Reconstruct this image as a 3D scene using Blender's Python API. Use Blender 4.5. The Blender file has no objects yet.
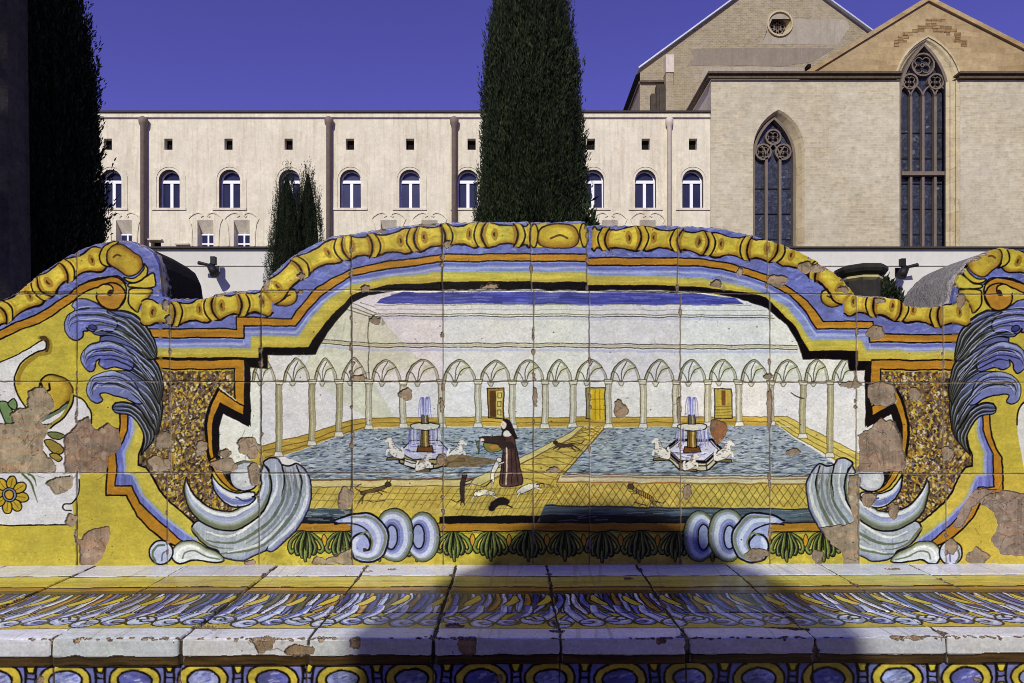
import bpy, bmesh, math
import numpy as np
from mathutils import Vector
from mathutils.geometry import tessellate_polygon

scene = bpy.context.scene
COL = scene.collection
# ------------------------------------------------------------- camera, sky, sun
F, D0, HZ, CZ = 637.0, 1.45, 415.0, 0.771      # focal length in px, distance to the bench back, horizon row, eye height
K = D0 / F                                      # metres per photo pixel on the bench back
cam = bpy.data.cameras.new('camera')
cam.lens = F / 1024 * 36
cam.sensor_width = 36
cam.shift_y = (HZ - 341.5) / 1024
cam.clip_start, cam.clip_end = 0.05, 3000
camo = bpy.data.objects.new('camera', cam)
camo.location = (0, -D0, CZ)
camo.rotation_euler = (math.radians(90), 0, 0)
COL.objects.link(camo)
scene.camera = camo

AZ, EL = math.radians(14), math.radians(34)     # sun behind the camera, to its left
SD = Vector((math.sin(AZ) * math.cos(EL), math.cos(AZ) * math.cos(EL), -math.sin(EL)))
world = bpy.data.worlds.new('World')
scene.world = world
world.use_nodes = True
wn = world.node_tree
sky = wn.nodes.new('ShaderNodeTexSky')
sky.sky_type = 'NISHITA'
sky.sun_disc = False
sky.sun_elevation = EL
sky.sun_rotation = math.atan2(-SD.x, -SD.y)
sky.altitude = 2500
sky.air_density = 1.0
sky.dust_density = 0.0
sky.ozone_density = 6.0
tint = wn.nodes.new('ShaderNodeMix')
tint.data_type, tint.blend_type = 'RGBA', 'MULTIPLY'
tint.inputs[0].default_value = 1.0
tint.inputs[7].default_value = (1.02, 0.51, 1.04, 1)
wn.links.new(sky.outputs[0], tint.inputs[6])
wn.links.new(tint.outputs[2], wn.nodes['Background'].inputs[0])
wn.nodes['Background'].inputs[1].default_value = 0.13
sun = bpy.data.lights.new('sun', 'SUN')
sun.energy = 3.6
sun.angle = math.radians(0.53)
sun.color = (1.0, 0.975, 0.85)
suno = bpy.data.objects.new('sun', sun)
suno.rotation_euler = SD.to_track_quat('-Z', 'Y').to_euler()
suno.location = (-8, -20, 16)
COL.objects.link(suno)
scene.cycles.filter_width = 0.9
vs = scene.view_settings
vs.view_transform, vs.look, vs.exposure, vs.gamma, vs.use_curve_mapping = 'Standard', 'None', 0.0, 1.0, False


# ------------------------------------------------------------- helpers
def tag(o, label=None, cat=None, group=None, kind=None):
    for k, v in (('label', label), ('category', cat), ('group', group), ('kind', kind)):
        if v:
            o[k] = v
    return o


def empty(name, loc, label, cat, group=None):
    o = bpy.data.objects.new(name, None)
    o.empty_display_size = .2
    o.location = loc
    COL.objects.link(o)
    return tag(o, label, cat, group)


def put(name, me, mat, parent=None):
    """link a mesh whose coordinates are world coordinates, optionally as a part"""
    o = bpy.data.objects.new(name, me)
    for m in (mat if isinstance(mat, (list, tuple)) else [mat]):
        me.materials.append(m)
    COL.objects.link(o)
    if parent:
        o.parent = parent
        r = parent
        off = Vector(r.location)
        while r.parent:
            r = r.parent
            off += Vector(r.location)
        me.transform(__import__('mathutils').Matrix.Translation(-off))
    return o


def fin(name, bm, mat, parent=None, smooth=False):
    me = bpy.data.meshes.new(name)
    bmesh.ops.recalc_face_normals(bm, faces=bm.faces)
    bm.to_mesh(me)
    bm.free()
    if smooth:
        me.polygons.foreach_set('use_smooth', [True] * len(me.polygons))
    return put(name, me, mat, parent)


def box(bm, x0, x1, y0, y1, z0, z1):
    v = [bm.verts.new((x, y, z)) for x in (x0, x1) for y in (y0, y1) for z in (z0, z1)]
    for f in ((0, 1, 3, 2), (4, 6, 7, 5), (0, 4, 5, 1), (2, 3, 7, 6), (0, 2, 6, 4), (1, 5, 7, 3)):
        bm.faces.new([v[i] for i in f])


def lathe(bm, prof, cx, cy, n=24, sq=None):
    """surface of revolution from (radius, z) pairs"""
    rings = []
    for r, z in prof:
        rings.append([bm.verts.new((cx + r * math.cos(2 * math.pi * (i + .5) / n), cy + r * math.sin(2 * math.pi * (i + .5) / n), z)) for i in range(n)])
    for a, b in zip(rings[:-1], rings[1:]):
        for i in range(n):
            bm.faces.new((a[i], a[(i + 1) % n], b[(i + 1) % n], b[i]))
    bm.faces.new(rings[0][::-1])
    bm.faces.new(rings[-1])


def sweep(bm, pts, w, y0, y1, closed=False):
    """bar of width w along a path in the x-z plane, from depth y0 to y1"""
    p = [Vector((a, 0, b)) for a, b in pts]
    n = len(p)
    rows = []
    for i in range(n):
        a = p[(i - 1) % n] if (closed or i) else p[i]
        b = p[(i + 1) % n] if (closed or i < n - 1) else p[i]
        t = (b - a).normalized()
        q = Vector((-t.z, 0, t.x)) * (w / 2)
        rows.append([bm.verts.new((c.x, y, c.z)) for c, y in ((p[i] + q, y0), (p[i] - q, y0), (p[i] - q, y1), (p[i] + q, y1))])
    m = n if closed else n - 1
    for i in range(m):
        a, b = rows[i], rows[(i + 1) % n]
        for k in range(4):
            bm.faces.new((a[k], a[(k + 1) % 4], b[(k + 1) % 4], b[k]))
    if not closed:
        bm.faces.new(rows[0][::-1])
        bm.faces.new(rows[-1])


def tube(bm, pts, r, n=8):
    rows = []
    p = [Vector(a) for a in pts]
    for i, c in enumerate(p):
        t = (p[min(i + 1, len(p) - 1)] - p[max(i - 1, 0)]).normalized()
        u = t.cross(Vector((0, 0, 1)) if abs(t.z) < .9 else Vector((1, 0, 0))).normalized()
        v = t.cross(u)
        rr = r[i] if isinstance(r, (list, tuple)) else r
        rows.append([bm.verts.new(c + (u * math.cos(2 * math.pi * k / n) + v * math.sin(2 * math.pi * k / n)) * rr) for k in range(n)])
    for a, b in zip(rows[:-1], rows[1:]):
        for k in range(n):
            bm.faces.new((a[k], a[(k + 1) % n], b[(k + 1) % n], b[k]))
    bm.faces.new(rows[0][::-1])
    bm.faces.new(rows[-1])


def at(px, py, Y):
    """photo pixel -> x, z in the vertical plane at depth Y"""
    s = (Y + D0) / F
    return ((px - 512) * s, CZ + (HZ - py) * s)


def poly_face(bm, loops, y):
    """flat face with holes in the x-z plane"""
    L = [[Vector((x, z, 0)) for x, z in l] for l in loops]
    flat = [bm.verts.new((x, y, z)) for l in loops for x, z in l]
    for t in tessellate_polygon(L):
        try:
            bm.faces.new([flat[i] for i in t])
        except ValueError:
            pass
    out, k = [], 0
    for l in loops:
        out.append(flat[k:k + len(l)])
        k += len(l)
    return out


def reveal(bm, loop, inner, y0, y1):
    a = [bm.verts.new((x, y0, z)) for x, z in loop]
    b = [bm.verts.new((x, y1, z)) for x, z in inner]
    n = len(a)
    for i in range(n):
        bm.faces.new((a[i], a[(i + 1) % n], b[(i + 1) % n], b[i]))


def rect(x0, x1, z0, z1):
    return [(x0, z0), (x1, z0), (x1, z1), (x0, z1)]


def round_arch(cx, w, z0, z1, n=12):
    """opening with a semicircular head"""
    r = w / 2
    return [(cx - r, z0), (cx + r, z0)] + [(cx + r * math.cos(a), z1 - r + r * math.sin(a)) for a in np.linspace(0, math.pi, n)]


def lancet(x0, x1, z0, zs, zt, n=9):
    """opening with a pointed head springing at zs"""
    cx, w = (x0 + x1) / 2, (x1 - x0) / 2
    h = zt - zs
    R = (w * w + h * h) / (2 * w)
    am = math.atan2(h, R - w)
    rt = [(x1 - R + R * math.cos(a), zs + R * math.sin(a)) for a in np.linspace(0, am, n)]
    lf = [(2 * cx - x, z) for x, z in rt[:-1]][::-1]
    return [(x0, z0), (x1, z0)] + rt + lf


# ------------------------------------------------------------- materials
def nodes(name):
    m = bpy.data.materials.new(name)
    m.use_nodes = True
    nt = m.node_tree
    return m, nt, nt.nodes['Principled BSDF']


def srgb(c):
    return tuple((v / 255 / 12.92 if v <= 10 else ((v / 255 + .055) / 1.055) ** 2.4) for v in c) + (1,)


def nd(nt, t, **kw):
    n = nt.nodes.new(t)
    for k, v in kw.items():
        setattr(n, k, v)
    return n


def ramp(nt, fac, stops):
    r = nd(nt, 'ShaderNodeValToRGB')
    e = r.color_ramp.elements
    e[0].position, e[0].color = stops[0][0], stops[0][1]
    e[1].position, e[1].color = stops[-1][0], stops[-1][1]
    for p, c in stops[1:-1]:
        x = e.new(p)
        x.color = c
    nt.links.new(fac, r.inputs[0])
    return r.outputs[0]


def noise(nt, vec, scale, detail=6, rough=.6, stretch=None):
    if stretch:
        mp = nd(nt, 'ShaderNodeMapping')
        mp.inputs['Scale'].default_value = stretch
        nt.links.new(vec, mp.inputs[0])
        vec = mp.outputs[0]
    n = nd(nt, 'ShaderNodeTexNoise')
    n.inputs['Scale'].default_value = scale
    n.inputs['Detail'].default_value = detail
    n.inputs['Roughness'].default_value = rough
    nt.links.new(vec, n.inputs['Vector'])
    return n.outputs['Fac']


def mix(nt, fac, a, b, mode='MIX'):
    m = nd(nt, 'ShaderNodeMix', data_type='RGBA', blend_type=mode)
    for s, v in ((0, fac), (6, a), (7, b)):
        if isinstance(v, (int, float, tuple)):
            m.inputs[s].default_value = v
        else:
            nt.links.new(v, m.inputs[s])
    return m.outputs[2]


def bump(nt, h, bsdf, strength=.3, dist=.02):
    b = nd(nt, 'ShaderNodeBump')
    b.inputs['Strength'].default_value = strength
    b.inputs['Distance'].default_value = dist
    nt.links.new(h, b.inputs['Height'])
    nt.links.new(b.outputs[0], bsdf.inputs['Normal'])


def plaster(name, c, stain=None, scale=.6, rough=.9, streak=.35, bscale=14, bst=.25, var=.12):
    m, nt, b = nodes(name)
    g = nd(nt, 'ShaderNodeNewGeometry').outputs['Position']
    base = srgb(c)
    lo = tuple(v * (1 - var) for v in base[:3]) + (1,)
    hi = tuple(min(1, v * (1 + var * .6)) for v in base[:3]) + (1,)
    col = ramp(nt, noise(nt, g, scale), [(.3, lo), (.7, hi)])
    col = mix(nt, ramp(nt, noise(nt, g, scale * 7), [(.35, (0, 0, 0, 1)), (.75, (1, 1, 1, 1))]), col, lo)
    st = srgb(stain or tuple(v * .7 for v in c))
    k = ramp(nt, noise(nt, g, 1.4, 5, .65, (1.6, 1.6, .22)), [(.52, (0, 0, 0, 1)), (.78, (streak,) * 3 + (1,))])
    col = mix(nt, k, col, st)
    # rain streaks and mended patches
    k = ramp(nt, noise(nt, g, 2.6, 6, .7, (2.2, 2.2, .12)), [(.5, (0, 0, 0, 1)), (.72, (streak * .9,) * 3 + (1,))])
    col = mix(nt, k, col, st)
    k = ramp(nt, noise(nt, g, scale * 2.6, 7, .75), [(.47, (1, 1, 1, 1)), (.5, (1 - var * .55,) * 3 + (1,)), (.62, (1 - var * .2,) * 3 + (1,))])
    col = mix(nt, 1.0, col, k, 'MULTIPLY')
    k = ramp(nt, noise(nt, g, scale * 16, 4, .8), [(.3, (1 - var,) * 3 + (1,)), (.6, (1, 1, 1, 1))])
    col = mix(nt, .8, col, k, 'MULTIPLY')
    nt.links.new(col, b.inputs['Base Color'])
    b.inputs['Roughness'].default_value = rough
    b.inputs['Specular IOR Level'].default_value = .2
    bump(nt, noise(nt, g, bscale, 8, .7), b, bst, .03)
    return m


def masonry(name, c1, c2, mortar, bw, bh, msize=.012, blot=None, blot_amt=.5, bst=.5):
    m, nt, b = nodes(name)
    g = nd(nt, 'ShaderNodeNewGeometry').outputs['Position']
    sp = nd(nt, 'ShaderNodeSeparateXYZ')
    nt.links.new(g, sp.inputs[0])
    ad = nd(nt, 'ShaderNodeMath', operation='ADD')
    nt.links.new(sp.outputs[0], ad.inputs[0])
    nt.links.new(sp.outputs[1], ad.inputs[1])
    cb = nd(nt, 'ShaderNodeCombineXYZ')
    nt.links.new(ad.outputs[0], cb.inputs[0])
    nt.links.new(sp.outputs[2], cb.inputs[1])
    wv = nd(nt, 'ShaderNodeTexNoise')
    wv.inputs['Scale'].default_value = .9
    wv.inputs['Detail'].default_value = 4
    nt.links.new(g, wv.inputs['Vector'])
    wo = nd(nt, 'ShaderNodeVectorMath', operation='MULTIPLY_ADD')
    wo.inputs[1].default_value = (bh * 1.6,) * 3
    nt.links.new(wv.outputs['Color'], wo.inputs[0])
    nt.links.new(cb.outputs[0], wo.inputs[2])
    t = nd(nt, 'ShaderNodeTexBrick')
    nt.links.new(wo.outputs[0], t.inputs['Vector'])
    t.inputs['Color1'].default_value = srgb(c1)
    t.inputs['Color2'].default_value = srgb(c2)
    t.inputs['Mortar'].default_value = srgb(mortar)
    t.inputs['Scale'].default_value = 1
    t.inputs['Brick Width'].default_value = bw
    t.inputs['Row Height'].default_value = bh
    t.inputs['Mortar Size'].default_value = msize
    t.inputs['Mortar Smooth'].default_value = .3
    t.inputs['Bias'].default_value = 0
    col = t.outputs['Color']
    k = ramp(nt, noise(nt, g, .35, 7, .62), [(.42, (0, 0, 0, 1)), (.68, (blot_amt,) * 3 + (1,))])
    col = mix(nt, k, col, srgb(blot or c2))
    k = ramp(nt, noise(nt, g, 2.3, 6, .7), [(.3, (.78, .78, .78, 1)), (.7, (1.1, 1.1, 1.1, 1))])
    col = mix(nt, 1.0, col, k, 'MULTIPLY')
    k = ramp(nt, noise(nt, g, 4.5, 6, .75), [(.34, (.7, .68, .66, 1)), (.46, (1, 1, 1, 1)), (.7, (1.07, 1.07, 1.07, 1))])
    col = mix(nt, .65, col, k, 'MULTIPLY')
    k = ramp(nt, noise(nt, g, .16, 5, .6), [(.35, (.9, .88, .84, 1)), (.65, (1.04, 1.04, 1.04, 1))])
    col = mix(nt, 1.0, col, k, 'MULTIPLY')
    nt.links.new(col, b.inputs['Base Color'])
    b.inputs['Roughness'].default_value = .93
    b.inputs['Specular IOR Level'].default_value = .15
    bump(nt, mix(nt, .6, t.outputs['Fac'], noise(nt, g, 12, 6, .7)), b, bst * .6, .02)
    return m


def plain(name, c, rough=.6, metal=0, var=.15, scale=5, spec=.4):
    m, nt, b = nodes(name)
    g = nd(nt, 'ShaderNodeNewGeometry').outputs['Position']
    s = srgb(c)
    col = ramp(nt, noise(nt, g, scale), [(.3, tuple(v * (1 - var) for v in s[:3]) + (1,)), (.7, tuple(min(1, v * (1 + var)) for v in s[:3]) + (1,))])
    nt.links.new(col, b.inputs['Base Color'])
    b.inputs['Roughness'].default_value = rough
    b.inputs['Metallic'].default_value = metal
    b.inputs['Specular IOR Level'].default_value = spec
    return m


def leaf_mat(name, c1, c2, c3):
    m, nt, b = nodes(name)
    g = nd(nt, 'ShaderNodeNewGeometry')
    col = ramp(nt, g.outputs['Random Per Island'], [(0, srgb(c1)), (.55, srgb(c2)), (1, srgb(c3))])
    k = ramp(nt, noise(nt, g.outputs['Position'], 1.6, 4, .6, (5, 5, .9)), [(.32, (.45, .45, .45, 1)), (.68, (1.35, 1.35, 1.3, 1))])
    nt.links.new(mix(nt, 1.0, col, k, 'MULTIPLY'), b.inputs['Base Color'])
    b.inputs['Roughness'].default_value = .7
    b.inputs['Specular IOR Level'].default_value = .2
    return m


def glaze_mat():
    """tin glaze: colours, gloss and relief were painted into the tile mesh"""
    m, nt, b = nodes('majolica_glaze')
    a = nd(nt, 'ShaderNodeAttribute', attribute_name='paint')
    g = nd(nt, 'ShaderNodeNewGeometry').outputs['Position']
    k = ramp(nt, noise(nt, g, 260, 3, .6), [(.3, (.86, .86, .86, 1)), (.7, (1.06, 1.06, 1.06, 1))])
    k2 = ramp(nt, noise(nt, g, 38, 6, .7), [(.3, (.93, .925, .91, 1)), (.62, (1.03, 1.03, 1.03, 1))])
    col = mix(nt, 1.0, mix(nt, 1.0, a.outputs['Color'], k, 'MULTIPLY'), k2, 'MULTIPLY')
    nt.links.new(col, b.inputs['Base Color'])
    mr = nd(nt, 'ShaderNodeMapRange')
    mr.inputs['To Min'].default_value = .9
    mr.inputs['To Max'].default_value = .2
    nt.links.new(a.outputs['Alpha'], mr.inputs['Value'])
    ad = nd(nt, 'ShaderNodeMath', operation='ADD')
    nt.links.new(mr.outputs[0], ad.inputs[0])
    sc = nd(nt, 'ShaderNodeMath', operation='MULTIPLY')
    nt.links.new(noise(nt, g, 30, 4), sc.inputs[0])
    sc.inputs[1].default_value = .12
    nt.links.new(sc.outputs[0], ad.inputs[1])
    nt.links.new(ad.outputs[0], b.inputs['Roughness'])
    mr2 = nd(nt, 'ShaderNodeMapRange')
    mr2.inputs['To Min'].default_value = .1
    mr2.inputs['To Max'].default_value = .22
    nt.links.new(a.outputs['Alpha'], mr2.inputs['Value'])
    nt.links.new(mr2.outputs[0], b.inputs['Specular IOR Level'])
    bump(nt, noise(nt, g, 55, 5, .6), b, .12, .004)
    return m
# ---------------------------------------------------------------- tile painter
# The majolica is painted stroke by stroke into colour attributes of dense
# tile meshes: glaze colour, gloss and the relief of joints and chipped spots.
RNG = np.random.default_rng(7)
OC = (14, 9, 11)
YEL, YELD, OCH = (196, 174, 62), (170, 142, 46), (178, 124, 38)
BLU, BLUL, BLUD = (106, 113, 182), (168, 174, 212), (54, 54, 126)
WHI, CHIP = (222, 220, 222), (150, 129, 112)


def cr(pts, closed=False, n=8):
    """Catmull-Rom curve through the points."""
    p = np.asarray(pts, float)
    if closed:
        q = np.vstack([p[-1], p, p[0], p[1]])
    else:
        q = np.vstack([2 * p[0] - p[1], p, 2 * p[-1] - p[-2]])
    out = []
    t = np.linspace(0, 1, n, endpoint=False)[:, None]
    for i in range(1, len(q) - 2):
        a, b, c, d = q[i - 1], q[i], q[i + 1], q[i + 2]
        out.append(.5 * (2 * b + (c - a) * t + (2 * a - 5 * b + 4 * c - d) * t ** 2 + (3 * b - a - 3 * c + d) * t ** 3))
    if not closed:
        out.append(p[-1:])
    return np.vstack(out)


def vnoise(h, w, ch, cw):
    """Bilinear value noise of the given cell size, range -1..1."""
    gh, gw = int(h / ch) + 3, int(w / cw) + 3
    g = RNG.uniform(-1, 1, (gh, gw)).astype(np.float32)
    y = np.arange(h) / ch
    x = np.arange(w) / cw
    yi, xi = y.astype(int), x.astype(int)
    fy, fx = (y - yi).astype(np.float32), (x - xi).astype(np.float32)
    fy, fx = fy * fy * (3 - 2 * fy), fx * fx * (3 - 2 * fx)
    r = g[yi] * (1 - fy)[:, None] + g[yi + 1] * fy[:, None]
    return r[:, xi] * (1 - fx) + r[:, xi + 1] * fx


def boxblur(m, r):
    if r < 1:
        return m
    for ax in (0, 1):
        pad = [(0, 0), (0, 0)]
        pad[ax] = (r + 1, r)
        c = np.cumsum(np.pad(m, pad, mode='edge'), axis=ax, dtype=np.float64)
        n = m.shape[ax]
        m = ((c[2 * r + 1:2 * r + 1 + n] - c[:n]) if ax == 0 else (c[:, 2 * r + 1:2 * r + 1 + n] - c[:, :n])) / (2 * r + 1)
    return m.astype(np.float32)


class Canvas:
    def __init__(s, x0, y0, x1, y1, S, col):
        s.x0, s.y0, s.S = x0, y0, S
        s.w, s.h = int((x1 - x0) * S), int((y1 - y0) * S)
        s.rgb = np.empty((s.h, s.w, 3), np.float32)
        s.rgb[:] = col
        s.dep = np.zeros((s.h, s.w), np.float32)
        s.glo = np.ones((s.h, s.w), np.float32)
        s.N = {'h': vnoise(s.h, s.w, 1.2 * S, 16 * S) * .7 + vnoise(s.h, s.w, 3.5 * S, 30 * S) * .6,
               'v': vnoise(s.h, s.w, 16 * S, 1.2 * S) * .7 + vnoise(s.h, s.w, 30 * S, 4 * S) * .6,
               'b': vnoise(s.h, s.w, 9 * S, 12 * S) * .7 + vnoise(s.h, s.w, 2.5 * S, 4 * S) * .5}
        s.mir = None
        s.dy = None
        s.tone = .985

    def T(s, pts):
        p = np.array(pts, float)
        if s.dy is not None:
            p[:, 1] += s.dy(p[:, 0])
        if s.mir is not None:
            # the right half is painted slightly narrower than the left
            p[:, 0] = s.mir - p[:, 0] - np.interp(p[:, 0], [0, 110, 160, 310, 440], [15, 14, 11, 5, 0])
        return (p - (s.x0, s.y0)) * s.S

    def mask(s, pts, pad=0):
        p = s.T(pts)
        xa, ya = np.floor(p.min(0)).astype(int) - pad
        xb, yb = np.ceil(p.max(0)).astype(int) + pad + 1
        xa, ya, xb, yb = max(xa, 0), max(ya, 0), min(xb, s.w), min(yb, s.h)
        if xb <= xa or yb <= ya:
            return None
        X = np.arange(xa, xb) + .5
        m = np.zeros((yb - ya, xb - xa), bool)
        q = np.roll(p, -1, 0)
        for (ax, ay), (bx, by) in zip(p, q):
            if ay == by:
                continue
            if ay > by:
                ax, ay, bx, by = bx, by, ax, ay
            r0, r1 = max(int(np.ceil(ay - .5)), ya), min(int(np.ceil(by - .5)), yb)
            if r1 <= r0:
                continue
            yy = np.arange(r0, r1) + .5
            xi = ax + (yy - ay) * (bx - ax) / (by - ay)
            m[r0 - ya:r1 - ya] ^= X[None] > xi[:, None]
        return slice(ya, yb), slice(xa, xb), m.astype(np.float32)

    def blend(s, M, col, a=1.0, var=0.0, tex='b'):
        sy, sx, m = M
        c = np.asarray(col, np.float32)
        if var:
            c = c * (1 + var * s.N[tex][sy, sx][..., None])
        k = (m * a)[..., None]
        s.rgb[sy, sx] = s.rgb[sy, sx] * (1 - k) + c * k

    def fill(s, pts, col, sm=False, var=.08, tex='b', out=0, oc=OC, a=1.0):
        if sm:
            pts = cr(pts, True)
        M = s.mask(pts)
        if M is None:
            return
        s.blend(M, col, a, var, tex)
        if out:
            s.line(np.vstack([pts, pts[:1]]), out, oc)

    def shade(s, pts, dx, dy, col, a=.6, soft=1.5, sm=False):
        """painter's tone along one side of a shape"""
        if sm:
            pts = cr(pts, True)
        if s.mir is not None:
            dx = -dx
        r = int(soft * s.S)
        pad = int(max(abs(dx), abs(dy)) * s.S) + r + 2
        M = s.mask(pts, pad)
        if M is None:
            return
        sy, sx, m = M
        ix, iy = int(round(dx * s.S)), int(round(dy * s.S))
        sh = np.roll(np.roll(m, ix, 1), iy, 0)
        s.blend((sy, sx, m * boxblur(1 - sh, r)), col, a, .1)

    def line(s, pts, w, col=OC, sm=False, a=1.0, taper=None, var=.0):
        if sm:
            pts = cr(pts)
        p = s.T(pts)
        n = len(p)
        R = np.full(n, w * s.S / 2)
        if taper is not None:
            R = R * np.interp(np.linspace(0, 1, n), np.linspace(0, 1, len(taper)), taper)
        R = np.maximum(R, .35)
        rm = R.max() + 1.5
        xa, ya = np.floor(p.min(0) - rm).astype(int)
        xb, yb = np.ceil(p.max(0) + rm).astype(int) + 1
        xa, ya, xb, yb = max(xa, 0), max(ya, 0), min(xb, s.w), min(yb, s.h)
        if xb <= xa or yb <= ya:
            return
        acc = np.zeros((yb - ya, xb - xa), np.float32)
        for i in range(n - 1):
            (ax, ay), (bx, by) = p[i], p[i + 1]
            r = max(R[i], R[i + 1]) + 1
            u0, u1 = max(int(min(ax, bx) - r), xa), min(int(max(ax, bx) + r) + 2, xb)
            v0, v1 = max(int(min(ay, by) - r), ya), min(int(max(ay, by) + r) + 2, yb)
            if u1 <= u0 or v1 <= v0:
                continue
            X = np.arange(u0, u1, dtype=np.float32)[None] + .5 - ax
            Y = np.arange(v0, v1, dtype=np.float32)[:, None] + .5 - ay
            dx, dy = bx - ax, by - ay
            L = dx * dx + dy * dy + 1e-9
            t = np.clip((X * dx + Y * dy) / L, 0, 1)
            d = np.sqrt((X - t * dx) ** 2 + (Y - t * dy) ** 2)
            c = np.clip(R[i] + (R[i + 1] - R[i]) * t - d + .5, 0, 1)
            sub = acc[v0 - ya:v1 - ya, u0 - xa:u1 - xa]
            np.maximum(sub, c, out=sub)
        s.blend((slice(ya, yb), slice(xa, xb), acc), col, a, var)

    def lines(s, L, w, col=OC, **k):
        for p in L:
            s.line(p, w, col, **k)

    def ell(s, cx, cy, rx, ry, col, rot=0, **k):
        t = np.linspace(0, 2 * np.pi, 28, endpoint=False)
        x, y = rx * np.cos(t), ry * np.sin(t)
        c, n = math.cos(rot), math.sin(rot)
        s.fill(np.c_[cx + x * c - y * n, cy + x * n + y * c], col, **k)

    def ribbon(s, A, B, col, strokes=(), out=1.1, t=(0, 1), tex='b', var=.08):
        """shape between two edge curves with brush strokes following them"""
        A, B = cr(A, n=10), cr(B, n=10)
        u = np.linspace(0, 1, 40)
        A = np.c_[np.interp(u, np.linspace(0, 1, len(A)), A[:, 0]), np.interp(u, np.linspace(0, 1, len(A)), A[:, 1])]
        B = np.c_[np.interp(u, np.linspace(0, 1, len(B)), B[:, 0]), np.interp(u, np.linspace(0, 1, len(B)), B[:, 1])]
        poly = np.vstack([A, B[::-1]])
        s.fill(poly, col, var=var, tex=tex)
        for f, c, w, a, t0, t1 in strokes:
            i0, i1 = int(t0 * 39), int(t1 * 39) + 1
            s.line((A * (1 - f) + B * f)[i0:i1], w, c, a=a, taper=(.2, 1, 1, .5))
        if out:
            s.line(np.vstack([poly, poly[:1]]), out)
        return poly

    def chip(s, pts, col=CHIP, rough=1.3, d=1.0, sm=True):
        """glaze broken away down to the clay body"""
        p = cr(pts, True, 6) if sm else np.asarray(pts, float)
        q = []
        for a, b in zip(p, np.roll(p, -1, 0)):
            n = max(1, int(np.hypot(*(b - a)) / 1.2))
            for i in range(n):
                q.append(a + (b - a) * i / n)
        q = np.array(q)
        j = RNG.normal(0, 1, q.shape)
        j = .5 * j + .5 * (np.roll(j, 1, 0) + np.roll(j, 2, 0)) * .7
        q = q + j * rough * .55
        M = s.mask(q, 2)
        if M is None:
            return
        sy, sx, m = M
        s.line(np.vstack([q, q[:1]]), 1.9, (206, 198, 190), a=.45, taper=RNG.uniform(0, 1.4, 9))
        s.line(np.vstack([q, q[:1]]), .9, (54, 40, 36), a=.8, taper=RNG.uniform(.4, 1.4, 9))
        c = np.asarray(col, np.float32) * (1 + .16 * s.N['b'][sy, sx] + .09 * s.N['v'][sy, sx] + .08 * RNG.normal(0, 1, m.shape))[..., None]
        c = c + np.array([8, -2, -8], np.float32) * s.N['h'][sy, sx][..., None]
        s.rgb[sy, sx] = s.rgb[sy, sx] * (1 - m[..., None]) + c * m[..., None]
        if m.sum() > 900:                              # grey mortar, pits and cracks in the larger losses
            x0, x1, y0, y1 = sx.start, sx.stop, sy.start, sy.stop
            keep = s.rgb[sy, sx].copy()
            mir, dyf, s.mir, s.dy = s.mir, s.dy, None, None
            for i in range(int(m.sum() / 420)):
                a_, b_ = RNG.uniform(x0, x1) / s.S + s.x0, RNG.uniform(y0, y1) / s.S + s.y0
                if i % 4 == 0:
                    s.ell(a_, b_, RNG.uniform(1, 5), RNG.uniform(.8, 3), ((136, 128, 118), (112, 88, 74), (184, 164, 146))[i % 3], rot=RNG.uniform(0, 3), var=.15, a=.55)
                elif i % 4 == 1:
                    s.line([(a_, b_), (a_ + RNG.normal(0, 3), b_ + RNG.normal(0, 3)), (a_ + RNG.normal(0, 5), b_ + RNG.normal(0, 5))], .5, (70, 52, 44), a=.6)
                else:
                    s.ell(a_, b_, RNG.uniform(.3, 1), RNG.uniform(.3, .9), ((66, 50, 42), (196, 180, 164))[i % 2], var=0, a=.7)
            s.mir, s.dy = mir, dyf
            s.rgb[sy, sx] = keep * (1 - m[..., None]) + s.rgb[sy, sx] * m[..., None]
            s.dep[sy, sx] += m * s.N['b'][sy, sx] * .35
        s.dep[sy, sx] = np.maximum(s.dep[sy, sx], m * d)
        s.glo[sy, sx] *= 1 - m

    def chipr(s, x, y, rx, ry, **k):
        t = np.linspace(0, 2 * np.pi, 11, endpoint=False) + RNG.uniform(0, 6)
        r = RNG.uniform(.72, 1.18, 11)
        s.chip(np.c_[x + rx * r * np.cos(t), y + ry * r * np.sin(t)], **k)

    def seam(s, pts, w=.9, col=(92, 78, 68), a=.9, rim=(225, 218, 205)):
        p = np.asarray(pts, float)
        q = []
        for a_, b_ in zip(p[:-1], p[1:]):
            n = max(2, int(np.hypot(*(b_ - a_)) / 4))
            q += [a_ + (b_ - a_) * i / n for i in range(n)]
        q = np.array(q + [p[-1]])
        q = q + RNG.normal(0, .16, q.shape)
        tp = RNG.uniform(.5, 1.5, max(3, len(q) // 2))
        s.line(q + (.55, .45), w * 1.5, rim, a=.32, taper=RNG.uniform(0, 1.3, len(q)))
        s.line(q, w, col, a=a, taper=tp)
        # a soft groove in the relief
        k = s.rgb
        s.rgb = s.dep[..., None]
        s.line(q, w * 1.25, (.75,), a=.9, taper=tp)
        s.dep = s.rgb[..., 0]
        s.rgb = s.glo[..., None]
        s.line(q, w * 1.1, (.1,), a=.8, taper=tp)
        s.glo = s.rgb[..., 0]
        s.rgb = k

    def down(s):
        """halve the resolution"""
        def f(a):
            a = a[:a.shape[0] // 2 * 2, :a.shape[1] // 2 * 2]
            return (a[::2, ::2] + a[1::2, ::2] + a[::2, 1::2] + a[1::2, 1::2]) / 4
        s.rgb, s.dep, s.glo = f(s.rgb), f(s.dep), f(s.glo)
        s.S /= 2
        s.h, s.w = s.dep.shape
        s.N = None
        s.crisp()

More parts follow.
